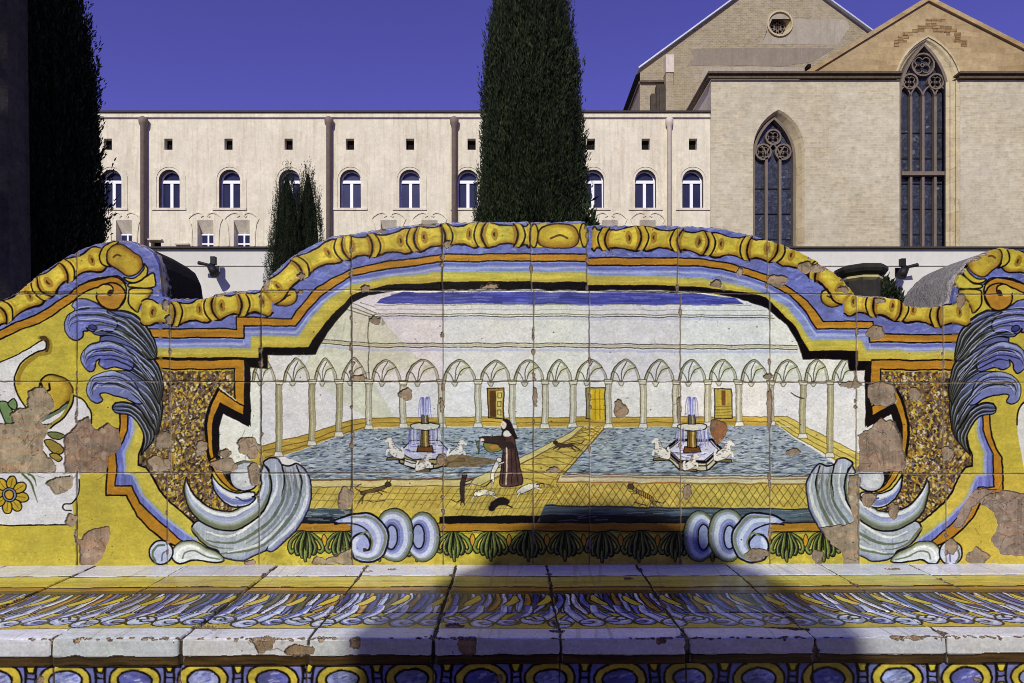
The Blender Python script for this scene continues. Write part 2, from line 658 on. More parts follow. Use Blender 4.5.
    def crisp(s, k=.55, r=1):
        for i in range(3):
            s.rgb[..., i] += k * (s.rgb[..., i] - boxblur(s.rgb[..., i], r))

    def sample(s, X, Y):
        """bilinear look-up -> linear rgb, depth, gloss"""
        x = np.clip((X - s.x0) * s.S - .5, 0, s.w - 1.001)
        y = np.clip((Y - s.y0) * s.S - .5, 0, s.h - 1.001)
        xi, yi = x.astype(int), y.astype(int)
        fx, fy = (x - xi).astype(np.float32), (y - yi).astype(np.float32)

        def g(a):
            if a.ndim == 3:
                u, v = fx[..., None], fy[..., None]
            else:
                u, v = fx, fy
            return (a[yi, xi] * (1 - u) + a[yi, xi + 1] * u) * (1 - v) + (a[yi + 1, xi] * (1 - u) + a[yi + 1, xi + 1] * u) * v
        c = g(s.rgb)
        yn = np.clip((np.minimum(c[..., 0], c[..., 1]) - c[..., 2]) / 120, 0, 1)[..., None]      # antimony yellow: a greenish, dull tone
        c = c + yn * np.array([0, 2, 2], np.float32)
        c = np.clip((c + (c.mean(-1, keepdims=True) - c) * .02) * s.tone * np.array([.985, 1.0, .975], np.float32) / 255, 0, 1)
        lin = np.where(c < .04045, c / 12.92, ((c + .055) / 1.055) ** 2.4)
        return lin, g(s.dep), g(s.glo)


def zz(pts, ox, oy, s):
    return np.asarray(pts, float) / s + (ox, oy)


CX2 = 1123.0            # the bench is symmetrical about x = 561.5
TOPL = [(-165, 566), (-158, 470), (-130, 420), (-100, 375), (-66, 340), (-30, 316), (0, 299.5), (21, 289), (34, 277), (53, 264), (76, 250.5),
        (95, 243.5), (113, 239.5), (129, 240), (142, 244.5), (153, 252), (158.6, 264), (160.4, 277), (161.4, 288), (162.4, 295.5), (169, 298),
        (190, 298.3), (207, 297.6), (216, 292.6), (237, 290.2), (260, 288.7), (264.4, 281.5), (272, 273), (292, 255), (316, 242), (330, 235.8),
        (350, 233), (388.6, 227), (418, 223.2), (441, 221.7), (482, 220.6), (530, 220.5)]
TOPR = [(531, 221), (584.7, 219.9), (586.4, 224.4), (677, 225), (690, 224.8), (719, 227), (748.6, 233), (778, 241), (801, 251), (822, 263),
        (839, 274), (851, 288), (856, 294.6), (883.5, 295.2), (901, 299), (907, 304.2), (923, 306), (944, 304.6), (952, 301.5), (955.6, 285),
        (960, 273.5), (970.5, 261.6), (984, 252), (1002, 246)]
TOP = TOPL + TOPR + [(CX2 - 14 - x, y) for x, y in TOPL[:11][::-1]]
SILX = np.array([p[0] for p in TOP])
SILY = np.array([p[1] for p in TOP])


def bamboo(c, J, hw=13.0, eyes=True):
    cl = cr(J, n=18)
    segs = []
    for i in range(len(J) - 1):
        seg = cl[i * 18:(i + 1) * 18 + 1]
        d = np.gradient(seg, axis=0)
        d /= np.hypot(d[:, 0], d[:, 1])[:, None]
        nrm = np.c_[-d[:, 1], d[:, 0]]
        t = np.linspace(0, 1, len(seg))
        fl = i % 2
        tb = 1 - t if fl else t                       # 0 at the swollen end
        w = hw * (.73 + .31 * np.exp(-((tb - .18) / .22) ** 2) + .21 * np.exp(-((tb - 1) / .17) ** 2) - .06 * np.exp(-(tb / .06) ** 2))
        w *= 1 + RNG.normal(0, .015, len(w))
        up, lo = seg - nrm * w[:, None], seg + nrm * w[:, None]
        L = np.hypot(*(seg[-1] - seg[0]))
        poly = np.vstack([up, lo[::-1]])
        c.fill(poly, (208, 186, 66), var=.14)
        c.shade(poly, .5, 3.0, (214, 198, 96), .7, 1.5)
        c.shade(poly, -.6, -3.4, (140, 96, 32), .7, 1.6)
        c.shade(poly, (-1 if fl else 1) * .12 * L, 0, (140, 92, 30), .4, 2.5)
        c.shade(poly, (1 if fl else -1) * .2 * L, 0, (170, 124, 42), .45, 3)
        for q in range(4):
            k = RNG.integers(3, 15)
            f = RNG.uniform(-.6, .6)
            c.line(seg[k:k + 4] + nrm[k:k + 4] * w[k:k + 4, None] * f, RNG.uniform(1, 2.4), ((216, 204, 116), (160, 122, 44))[q % 2], a=.4, taper=(.3, 1, .3))
        if eyes and L > 20:
            k = 12 if fl else 6
            e, a = seg[k] - nrm[k] * 1.0, math.atan2(d[k, 1], d[k, 0])
            c.ell(e[0], e[1], 3.4, 6.4, (150, 106, 36), rot=a, var=.1, a=.75)
            h_ = RNG.uniform(1.8, 3.0)
            c.line([e - nrm[k] * h_, e - nrm[k] * h_ * .4 + d[k] * (2 * fl - 1) * .7, e + nrm[k] * h_ * .4 + d[k] * (2 * fl - 1) * .7, e + nrm[k] * h_], 1.9, (62, 40, 22), sm=True, taper=(.4, 1, 1, .5))
        c.line(up, 1.5, taper=RNG.uniform(.7, 1.3, 9))
        c.line(lo, 1.9, taper=RNG.uniform(.7, 1.3, 9))
        segs.append((seg, d, w, fl))
    for i in range(1, len(segs)):
        seg, d, w, fl = segs[i]
        e, a = seg[0], d[0]
        n0 = np.array([-a[1], a[0]])
        s = 1 if fl else -1                            # the collar swells away from the bulb
        tt = np.linspace(-1, 1, 15)[:, None]
        hh = hw * .97
        arc = lambda o, b: e + n0 * tt * hh + a * (o + s * b * (1 - tt ** 2))
        q = np.vstack([arc(s * -5.5, 4.5), arc(s * 1.5, 5.0)[::-1]])
        c.fill(q, (194, 166, 58), var=.12)
        c.shade(q, s * 2.0, 0, (132, 88, 30), .8, 1.0)
        c.line(arc(s * -5.5, 4.5), 1.9, taper=(.6, 1, 1.1, .8))
        c.line(arc(s * 1.5, 5.0), 1.6, taper=(.6, 1, 1.1, .8))
        c.line(arc(s * -8.0, 4.5), 2.8, (128, 84, 30), a=.55, taper=(.3, 1, 1, .4))
        c.line(arc(s * 5.0, 5.0), 2.2, (160, 114, 38), a=.4, taper=(.3, 1, 1, .4))


def wobble(c, amp=.75):
    """the unsteady hand: everything drawn so far is shifted a little from place to place"""
    S = c.S
    dx = vnoise(c.h, c.w, 15 * S, 15 * S) * amp + vnoise(c.h, c.w, 4.2 * S, 4.2 * S) * amp * .4
    dy = vnoise(c.h, c.w, 15 * S, 15 * S) * amp + vnoise(c.h, c.w, 4.2 * S, 4.2 * S) * amp * .4
    yi = np.clip(np.arange(c.h)[:, None] + np.rint(dy * S).astype(int), 0, c.h - 1)
    xi = np.clip(np.arange(c.w)[None] + np.rint(dx * S).astype(int), 0, c.w - 1)
    c.rgb = c.rgb[yi, xi]


def glaze_age(c, xs, ys, amt=.028):
    """each tile fired to a slightly different tone, brush density, cloudiness"""
    X = c.x0 + (np.arange(c.w) + .5) / c.S
    Y = c.y0 + (np.arange(c.h) + .5) / c.S
    i, j = np.searchsorted(xs, X), np.searchsorted(ys, Y)
    t = 1 + RNG.normal(0, amt, (len(ys) + 1, len(xs) + 1, 1)) * (1, 1, 1) + RNG.normal(0, amt * .35, (len(ys) + 1, len(xs) + 1, 3))
    c.rgb *= t[j][:, i].astype(np.float32)
    k = vnoise(c.h, c.w, 5 * c.S, 8 * c.S) * .025 + vnoise(c.h, c.w, 1.4 * c.S, 1.8 * c.S) * .045 + vnoise(c.h, c.w, .6 * c.S, .7 * c.S) * .03
    c.rgb *= (1 + k)[..., None]
    c.rgb += (vnoise(c.h, c.w, 22 * c.S, 22 * c.S) * 5)[..., None] * np.array([.6, .4, -.5], np.float32)


def dabs(c, poly, cols, n, l=6.0, w=1.8, ang=-.5):
    """loose brush dabs inside a shape"""
    p = cr(poly, True)
    M = c.mask(p)
    if M is None:
        return
    sy, sx, m = M
    keep = c.rgb[sy, sx].copy()
    x0, y0 = p.min(0)
    x1, y1 = p.max(0)
    for i in range(n):
        x, y, a = RNG.uniform(x0, x1), RNG.uniform(y0, y1), ang + RNG.normal(0, .5)
        k = RNG.uniform(.5, 1) * l
        c.line([(x, y), (x + k * .5 * math.cos(a), y + k * .5 * math.sin(a) - .5), (x + k * math.cos(a), y + k * math.sin(a))], RNG.uniform(.4, 1) * w, cols[i % len(cols)], a=.45, taper=(.3, 1, .3))
    c.rgb[sy, sx] = keep * (1 - m[..., None]) + c.rgb[sy, sx] * m[..., None]


def acanthus(c):
    z = lambda p: zz(p, 55, 290, 5.69)
    dk, ol, li = (30, 30, 32), (70, 72, 58), (168, 174, 204)

    def st(n, r, o=.0):
        L = []
        for i in range(n):
            f = (i + .6) / n
            L.append((f, (dk, li, ol, dk, li, ol)[(i + r) % 6], (1.9, .9, 2.0, 1.6, .8, 1.8)[(i + r) % 6], .92, .12 + .12 * (i % 3) + o, 1))
        return L
    def veins(L, n=3):
        L = z(L)
        for k in range(n):
            o = (k - (n - 1) / 2) * 3.4
            t = np.linspace(0, 1, len(L))[:, None]
            c.line(L + np.array([o * .2, o]) * np.sin(np.pi * (.15 + .7 * t)), (1.2, .8)[k % 2], (dk, li)[k % 2], sm=True, taper=(.2, 1, 1, .6), a=.85)
    # lowest frond, then upwards
    c.ribbon(z([(345, 640), (330, 668), (352, 640), (420, 640), (500, 690), (560, 770), (560, 850), (490, 945)]),
             z([(345, 640), (328, 668), (350, 700), (430, 715), (485, 775), (505, 850), (500, 900), (490, 945)]), (80, 88, 134), st(9, 0))
    c.ribbon(z([(325, 462), (400, 462), (480, 485), (560, 540), (605, 620), (612, 700), (595, 800), (560, 860)]),
             z([(340, 600), (385, 605), (440, 640), (490, 690), (530, 750), (560, 800), (565, 830), (560, 860)]), (84, 92, 138), st(15, 1))
    q = z([(325, 462), (240, 482), (195, 530), (187, 590), (210, 635), (245, 645), (268, 630), (255, 598), (285, 590), (340, 600), (410, 620),
           (470, 650), (500, 640), (470, 560), (420, 500)])
    c.fill(q, (112, 120, 182), True, out=1.3)
    c.shade(q, 2, 3, (172, 182, 214), .7, 1.5, True)
    dabs(c, q, ((64, 66, 150), (150, 160, 214), (92, 84, 168), (188, 194, 218)), 34)
    c.lines([z([(215, 600), (225, 540), (280, 510), (380, 520), (480, 580), (560, 700)]), z([(235, 560), (300, 535), (400, 560), (500, 650), (560, 760)])],
            1.3, dk, sm=True, taper=(.3, 1, 1, .6))
    c.line(z([(225, 570), (260, 530), (350, 525), (470, 590), (540, 680)]), 1.2, li, sm=True)
    veins([(205, 590), (225, 535), (290, 520), (390, 535), (480, 600), (560, 720)], 4)
    c.ribbon(z([(255, 270), (350, 262), (430, 290), (500, 340), (570, 400), (605, 490), (615, 590), (592, 655)]),
             z([(255, 395), (290, 440), (350, 440), (420, 465), (500, 512), (545, 570), (575, 620), (592, 655)]), (86, 94, 146), st(17, 0))
    q = z([(255, 300), (200, 318), (158, 355), (148, 400), (172, 448), (205, 470), (226, 448), (230, 415), (254, 394), (250, 425), (290, 450), (345, 438),
           (430, 460), (450, 400), (380, 320), (310, 295)])
    c.fill(q, (98, 102, 172), True, out=1.4)
    c.shade(q, 3, 3, (164, 174, 212), .7, 1.5, True)
    dabs(c, q, ((60, 62, 146), (150, 160, 214), (86, 80, 160), (188, 194, 218)), 34)
    c.lines([z([(190, 385), (240, 350), (330, 350), (440, 410), (540, 520)]), z([(260, 400), (330, 395), (430, 440), (520, 520)])], 1.4, dk, sm=True, taper=(.3, 1, 1, .6))
    c.lines([z([(185, 375), (240, 338), (330, 338), (440, 390), (550, 510)]), z([(255, 320), (340, 315), (450, 370), (560, 490)])], 1.0, li, sm=True)
    veins([(165, 410), (185, 360), (250, 335), (340, 340), (450, 400), (550, 520)], 5)
    c.ribbon(z([(240, 85), (300, 112), (390, 116), (470, 152), (530, 215), (566, 290), (580, 350), (576, 392)]),
             z([(200, 235), (235, 262), (310, 262), (380, 280), (450, 325), (500, 375), (540, 400), (576, 392)]), (84, 92, 134), st(17, 0))
    q = z([(110, 115), (98, 88), (122, 58), (190, 54), (240, 82), (300, 130), (360, 190), (330, 240), (250, 235), (205, 240), (180, 218), (186, 236), (160, 240),
           (158, 268), (120, 288), (76, 268), (52, 215), (62, 155)])
    c.fill(q, (110, 114, 184), True, out=1.5)
    c.shade(q, 3, 2, (150, 158, 206), .7, 2, True)
    dabs(c, q, ((64, 66, 156), (150, 160, 214), (96, 88, 170), (180, 188, 218)), 44)
    c.lines([z([(112, 145), (170, 145), (270, 140), (370, 165), (470, 240), (550, 350)]), z([(190, 215), (260, 200), (360, 225), (450, 300), (520, 390)])], 1.6, ol, sm=True)
    c.lines([z([(110, 120), (160, 95), (230, 100), (290, 120)]), z([(150, 170), (260, 165), (380, 200), (480, 290)]), z([(230, 240), (300, 225), (400, 270), (490, 350)])],
            1.0, li, sm=True)
    c.lines([z([(110, 120), (150, 110), (200, 105)])], 1.0, dk, sm=True)
    veins([(70, 220), (90, 165), (170, 140), (280, 150), (400, 195), (490, 280), (560, 380)], 5)
    c.ell(*z([(215, 215)])[0], 4.2, 2.6, (60, 62, 120), rot=.3, out=.9)


def shell(c):
    A = lambda p: zz(p, 145, 450, 5.69)
    B = lambda p: zz(p, 235, 440, 5.69)
    W, G = (164, 172, 190), (86, 92, 76)
    outer = np.vstack([A([(270, 440), (300, 500), (360, 550), (412, 575), (430, 605), (480, 622), (560, 632)]), B([(100, 665), (175, 632), (210, 636), (270, 592), (340, 520),
                       (400, 430), (430, 350), (432, 250), (400, 175), (355, 138), (310, 150), (270, 140), (245, 108), (200, 104), (158, 135), (190, 190)]),
                       A([(640, 300), (560, 400), (420, 440), (310, 400)])])
    c.fill(outer, W, True, out=1.7, tex='v', var=.1)
    c.shade(outer, -2.5, -2, (104, 108, 160), .65, 3, True)
    dabs(c, outer, ((110, 114, 170), (222, 222, 230), (100, 106, 92), (150, 156, 190)), 90, 12, 1.6, 1.4)
    for L, col, w, a in (([(270, 140), (290, 250), (260, 370), (180, 480), (60, 560), (-60, 590), (-160, 570)], G, 3.0, .8),
                         ([(355, 150), (375, 260), (340, 400), (250, 520), (130, 610), (0, 640), (-100, 650)], G, 3.6, .75),
                         ([(285, 160), (310, 270), (280, 390), (190, 510), (60, 590)], (96, 98, 90), 3, .5),
                         ([(330, 150), (345, 270), (310, 400), (220, 520), (100, 600)], (90, 92, 96), 3, .5),
                         ([(245, 110), (265, 220), (235, 330), (160, 440), (20, 520), (-120, 540), (-230, 500)], (150, 152, 160), 2.5, .7),
                         ([(400, 190), (412, 300), (375, 420), (290, 530), (180, 620)], (226, 226, 232), 3.5, .8),
                         ([(230, 140), (240, 260), (200, 360), (110, 470), (-40, 550), (-160, 520)], (228, 228, 234), 3, .8),
                         ([(300, 430), (230, 520), (120, 600), (-40, 640)], (232, 232, 236), 3, .7)):
        c.line(B(L), w, col, sm=True, a=a, taper=(.3, 1, 1, .4), var=.1)
    c.lines([B([(270, 140), (285, 230), (268, 320)]), B([(352, 150), (378, 230), (372, 310)]), B([(175, 632), (188, 605)])], 1.5, OC, sm=True, taper=(1, 1, .3))
    c.lines([A([(272, 445), (340, 520), (420, 560), (500, 560)])], 2.6, (110, 112, 92), sm=True, taper=(1, .7, .2))
    # fluting, dry-brushed
    for i in range(26):
        x = RNG.uniform(285, 372)
        y = RNG.uniform(150, 300)
        c.line(B([(x, y), (x + 4, y + 25), (x + 2, y + RNG.uniform(35, 60))]), .6, (70, 66, 66), a=.4)
    # middle crescent
    po = c.ribbon(np.vstack([A([(238, 160), (224, 230), (250, 330), (312, 402), (400, 446), (480, 460), (560, 440), (640, 388)]), B([(190, 350), (207, 260), (190, 185), (160, 138)])]),
                  np.vstack([A([(238, 160), (250, 200), (280, 252), (340, 312), (420, 346), (500, 350), (560, 320), (620, 270), (660, 210)]), B([(142, 190), (150, 165), (160, 138)])]),
                  (178, 186, 202), [(.12, (86, 92, 70), 3.6, .8, 0, .9), (.24, (110, 118, 90), 3.0, .75, 0, .75), (.34, (150, 158, 170), 2.5, .6, 0, .8), (.55, (150, 156, 206), 2.6, .7, .1, .9),
                                    (.8, (232, 232, 238), 3.0, .8, .05, .9), (.66, (112, 118, 190), 1.6, .6, .3, .6)], 1.7)
    c.shade(po, 1.5, 1, (120, 122, 110), .5, 1.5)
    # small blue crescent
    c.ribbon(A([(376, 130), (390, 220), (440, 290), (500, 325), (550, 326), (600, 305), (628, 270), (610, 265)]),
             A([(376, 130), (402, 172), (450, 220), (520, 246), (580, 240), (620, 240), (625, 258), (610, 265)]),
             (186, 192, 220), [(.3, (96, 106, 180), 4, .8, .1, .8), (.75, (226, 228, 236), 3, .8, .1, .9), (.5, (70, 80, 160), 1.4, .8, .3, .95)], 1.5)
    c.line(A([(520, 270), (570, 290), (612, 276)]), 1.6, (58, 62, 130), sm=True)
    # rolled bud
    c.ell(*A([(570, 150)])[0], 15, 15, (176, 178, 196), out=1.5)
    c.ell(*A([(560, 165)])[0], 10, 9, (204, 206, 216), a=.9)
    c.line(A([(505, 100), (560, 70), (620, 80), (645, 120)]), 2.6, (104, 100, 92), sm=True)
    # wave at the foot
    t = A([(150, 600), (165, 556), (212, 524), (290, 524), (350, 556), (412, 586), (447, 630), (400, 642), (330, 630), (270, 625), (220, 646), (178, 645)])
    c.fill(t, (206, 210, 222), True, out=1.7)
    c.shade(t, -1, 3, (112, 120, 92), .8, 1.5, True)
    c.line(A([(215, 620), (230, 585), (285, 575), (350, 605), (420, 625)]), 1.6, (112, 120, 104), sm=True)
    c.line(A([(180, 620), (195, 575), (250, 550), (310, 562)]), 2.2, (236, 236, 240), sm=True)
    c.ell(*A([(92, 583)])[0], 12, 12, (190, 196, 222), out=1.7)
    c.line(A([(60, 640), (42, 590), (70, 545), (110, 540)]), 2.2, (96, 112, 96), sm=True)
    c.line(A([(95, 630), (100, 590), (120, 575)]), 1.6, (96, 104, 140), sm=True)


def volutes(c):
    def ring(cx, cy, rx, ry, ix, iy, irx, iry):
        c.ell(cx, cy, rx, ry, (150, 158, 210), out=1.7)
        t = np.linspace(0, 2 * np.pi, 40, endpoint=False)
        e = lambda k: np.c_[cx + (ix - cx) * (1 - k) + (irx + (rx - irx) * k) * np.cos(t), cy + (iy - cy) * (1 - k) + (iry + (ry - iry) * k) * np.sin(t)]
        for k, col, w, a in ((.9, (110, 118, 92), 3, .8), (.74, (150, 160, 150), 2, .6), (.52, (206, 212, 234), 4.5, .85), (.3, (128, 138, 200), 2.5, .7), (.12, (92, 96, 160), 2, .8)):
            p = e(k)
            c.line(p, w, col, a=a)
        c.ell(ix, iy, irx, iry, (150, 160, 205), out=1.5)
    ring(423, 536.5, 17, 25, 418.5, 537, 6, 12.5)
    ring(394, 535, 19.5, 26.2, 391.5, 537, 6, 12)
    # the open scroll
    q = [(335, 520), (352, 514), (372, 514), (386, 528), (388.6, 541), (383, 556), (370, 562.5), (356, 560), (352, 553), (351, 544), (355, 536), (363, 534), (370, 540), (370, 549), (364, 551)]
    q2 = [(364, 551), (369, 549), (371.5, 540), (367, 531), (356, 525), (345, 523), (335, 524)]
    c.fill(cr([(335, 519), (352, 513.5), (372, 514), (386, 527), (389, 541), (383, 556), (370, 562.5), (357, 561), (351.5, 553), (351, 542), (350, 526), (340, 523)], True), (160, 168, 214), out=0)
    c.line(q, 2, sm=True)
    c.line([(352, 517.5), (371, 517.5), (383, 530), (385.5, 541), (380, 554), (369, 559.5), (357, 557)], 3, (112, 120, 96), sm=True, a=.8)
    c.line([(345, 520), (366, 521), (377, 532), (379, 543), (374, 553), (365, 556), (356, 552), (354, 545), (357, 539)], 4, (212, 216, 236), sm=True, a=.85)
    c.line(q2, 1.5, sm=True)
    c.line([(360, 535), (368, 533), (373, 541), (371, 550)], 1.8, (120, 124, 90), sm=True)
    c.ell(365, 549.5, 2, 1.6, (70, 40, 30))


def frieze(c, x):
    """one hanging leaf of the frieze"""
    gr, gl, gd = (92, 106, 50), (164, 172, 100), (58, 70, 38)
    j = lambda: RNG.uniform(-.6, .6)
    P = []
    for d in (-1, 1):
        P.append([(x + d * 3.5, 532), (x + d * 8.5, 535 + j()), (x + d * 14, 541), (x + d * 16.5 + j(), 548), (x + d * 14, 552 + j()), (x + d * 11.5, 549.5)])
        P.append([(x + d * 3, 532), (x + d * 6.5, 539), (x + d * 9.6, 547), (x + d * 8.2 + j(), 554 + j()), (x + d * 5.4, 552.5)])
        P.append([(x + d * 1.6, 532), (x + d * 3.6, 541), (x + d * 4.6, 550), (x + d * 3.4, 557 + j())])
    P.append([(x, 534), (x + .6, 545), (x - .3, 554), (x + j(), 561)])
    for i, p in enumerate(P):
        c.line(p, 5.0, OC, sm=True, taper=(.4, .85, 1, 1, .6))
        c.line(p, 3.2, (gr, gd, gr)[i % 3], sm=True, taper=(.3, .8, 1, .9, .5), var=.25)
        c.line(np.array(p) - (.5, .3), 1.1, gl, sm=True, taper=(.1, .7, 1, .7, .2), a=.8)
    c.line([(x, 532), (x, 550)], 1.0, OC)


def figures(c):
    G = (40, 34, 34)
    z = lambda p: zz(p, 450, 410, 6.51)
    # shadow-coloured wash behind the fountain figures, as the painter laid it
    c.fill([(452, 455), (490, 459), (497, 463), (470, 467), (446, 466)], (112, 88, 52), True, a=.8)
    # nun
    c.fill(z([(335, 130), (345, 60), (385, 65), (410, 110), (445, 185), (425, 175), (400, 150)]), (34, 26, 28), True)
    c.fill(z([(340, 140), (410, 140), (425, 200), (430, 250), (450, 350), (475, 470), (440, 495), (330, 492), (332, 380), (342, 270)]), (82, 56, 50), True, out=.8, var=.25)
    c.fill(z([(345, 170), (210, 175), (200, 195), (235, 215), (330, 220), (350, 235)]), (52, 38, 38), True, out=.5)
    c.fill(z([(225, 215), (320, 225), (330, 265), (260, 275), (225, 250)]), (128, 122, 52), True, out=.6)
    c.ell(*z([(285, 240)])[0], 4, 2, (188, 118, 70))
    c.fill(z([(320, 215), (400, 205), (425, 235), (400, 255), (330, 250)]), (50, 36, 36), True)
    c.fill(z([(345, 150), (365, 130), (405, 145), (395, 165), (355, 170)]), (226, 222, 220), True)
    c.ell(*z([(348, 95)])[0], 2.5, 4.0, (232, 214, 200))
    c.line(z([(340, 92), (345, 92)]), .5)
    c.line(z([(352, 62), (375, 90), (395, 140), (430, 180)]), 2.4, (28, 20, 24), sm=True)
    c.line(z([(366, 250), (366, 485)]), 1.4, (206, 190, 170), var=.1)
    c.lines([z([(395, 260), (400, 380), (405, 480)]), z([(420, 260), (430, 370), (445, 480)]), z([(350, 280), (345, 380), (342, 480)])], .9, (36, 26, 28))
    c.ell(*z([(212, 195)])[0], 1.8, 1.5, (220, 190, 170))
    c.lines([z([(175, 215), (195, 200), (180, 280)]), z([(190, 250), (182, 285)]), z([(172, 200), (180, 250)])], 1.3, (70, 82, 58))

    def cat(pts, legs, col, w, lw=1.5, tail=None):
        c.line(pts, w, G, sm=True, taper=(.75, 1, .95, .8, .85))
        if col != G:
            c.line(pts, w - 1.1, col, sm=True, taper=(.7, 1, .95, .8, .85), var=.15)
        for L in legs:
            c.line(L, lw, G, sm=True, taper=(1, .7))
            if col != G:
                c.line(L, lw - .8, col, sm=True)
        if tail is not None:
            c.line(tail, 1.2, G, sm=True, taper=(1, .6))
    br = (74, 56, 44)
    cat([(386, 487), (379, 489), (368, 491), (362, 493)], [[(378, 490), (386, 493)], [(376, 491), (382, 495)], [(363, 494), (362, 503)], [(365, 493), (360, 500), (358, 503)]],
        (92, 74, 46), 4.6, tail=[(362, 492), (356, 488), (362, 484)])
    c.ell(388.5, 485, 3.1, 2.6, (70, 56, 40), out=.6)
    c.lines([[(387, 483), (388, 481)], [(390, 483), (391.5, 481)], [(366, 500), (372, 502), (384, 501)]], .8, G)
    cat([(464, 477), (463, 484), (462, 494), (462, 500)], [[(464, 482), (472, 480)], [(464, 485), (470, 484)], [(462, 499), (464, 505)], [(461, 499), (460, 505)]], (58, 46, 42), 5.4,
        tail=[(460, 500), (456, 502), (451, 500)])
    c.ell(464.5, 475.5, 2.6, 3, (58, 46, 42), out=.5)
    cat([(506, 501), (500, 501), (493, 505)], [[(494, 505), (489, 509)], [(505, 504), (512, 507)]], (36, 28, 28), 8.4, 2)
    c.ell(491, 508, 3.4, 2.8, (30, 24, 26))
    cat([(519, 492), (526, 489), (533, 486), (537, 486)], [[(520, 493), (517, 496)], [(536, 488), (542, 490)]], (226, 220, 212), 6.6, 2, tail=[(537, 485), (543, 484), (544, 487)])
    cat([(476, 494), (484, 492), (492, 494)], [[(474, 496), (471, 500)], [(492, 496), (496, 498)]], (222, 214, 196), 6.4, 2)
    for i in range(14):
        c.ell(RNG.uniform(474, 494), RNG.uniform(490, 496), .8, .6, (120, 104, 80), var=0)
    cat([(499, 460), (496, 467), (493, 474), (492, 482)], [[(499, 464), (503, 462)], [(492, 482), (493, 488)]], (226, 218, 206), 5.0, 1.8, tail=[(492, 480), (486, 486), (481, 487)])
    c.ell(499, 460, 2.6, 2.4, (226, 218, 206), out=.6)
    cat([(556, 444), (563, 445), (571, 444.5)], [[(558, 446), (553, 449)], [(560, 447), (557, 450)], [(571, 446), (576, 451)], [(573, 445), (580, 450)]], br, 4.8,
        tail=[(572, 443), (580, 444), (584, 440)])
    c.ell(555, 442.5, 2.6, 2.2, (50, 38, 34))
    cat([(634, 489), (642, 493), (650, 497), (655, 502)], [[(637, 491), (629, 492)], [(638, 493), (631, 494)], [(653, 503), (658, 507)], [(652, 501), (650, 506)]], (150, 122, 62), 5.2,
        tail=[(656, 501), (662, 503), (666, 501)])
    for i in range(9):
        x = 637 + i * 2.1
        c.line([(x, 488 + i * 1.15), (x - .6, 493 + i * 1.15)], .8, (52, 40, 32))
    c.ell(631, 487, 3.2, 2.8, (78, 60, 42), out=.6)
    c.lines([[(629, 485), (629, 483)], [(633, 485), (633.5, 483)], [(634, 502), (646, 505)]], .9, G)


def horse(c, x, y, d, s=1.0):
    """small white sea-horse of the fountain"""
    W, K = (220, 217, 214), (50, 42, 40)
    c.fill([(x - 8 * d * s, y + 9 * s), (x + 7 * d * s, y + 9 * s), (x + 8 * d * s, y + 12 * s), (x - 9 * d * s, y + 12 * s)], (112, 96, 60), out=.8)
    b = [(x - 7 * d * s, y + 8 * s), (x - 2 * d * s, y + 5 * s), (x + 2 * d * s, y + 1 * s), (x + 3.4 * d * s, y - 5 * s), (x + 5.6 * d * s, y - 8 * s)]
    for w, col in ((8.6, K), (7.8, W)):
        c.line(b, w * s, col, sm=True, taper=(.8, 1.15, 1, .62, .55))
        c.line([(x + 4.5 * d * s, y - 8.2 * s), (x + 9 * d * s, y - 6 * s)], (w * .5) * s, col, taper=(1, .7))
        c.line([(x + 2 * d * s, y + 4 * s), (x + 7 * d * s, y + 2 * s), (x + 8 * d * s, y + 6 * s)], (w * .3) * s, col, sm=True)
        c.line([(x - 5 * d * s, y + 8 * s), (x - 9 * d * s, y + 5 * s), (x - 7.5 * d * s, y)], (w * .33) * s, col, sm=True)
    for i in range(5):
        c.line([(x + (1.5 + i * .4) * d * s, y - i * 1.8 * s), (x + (-1 + i * .5) * d * s, y + (.8 - i * 1.8) * s)], .7, K, a=.7)
    for i in range(16):
        c.ell(x + RNG.uniform(-7, 6) * s, y + RNG.uniform(-5, 9) * s, .9, .6, ((112, 106, 104), (150, 142, 134))[i % 2], var=0, a=.8)


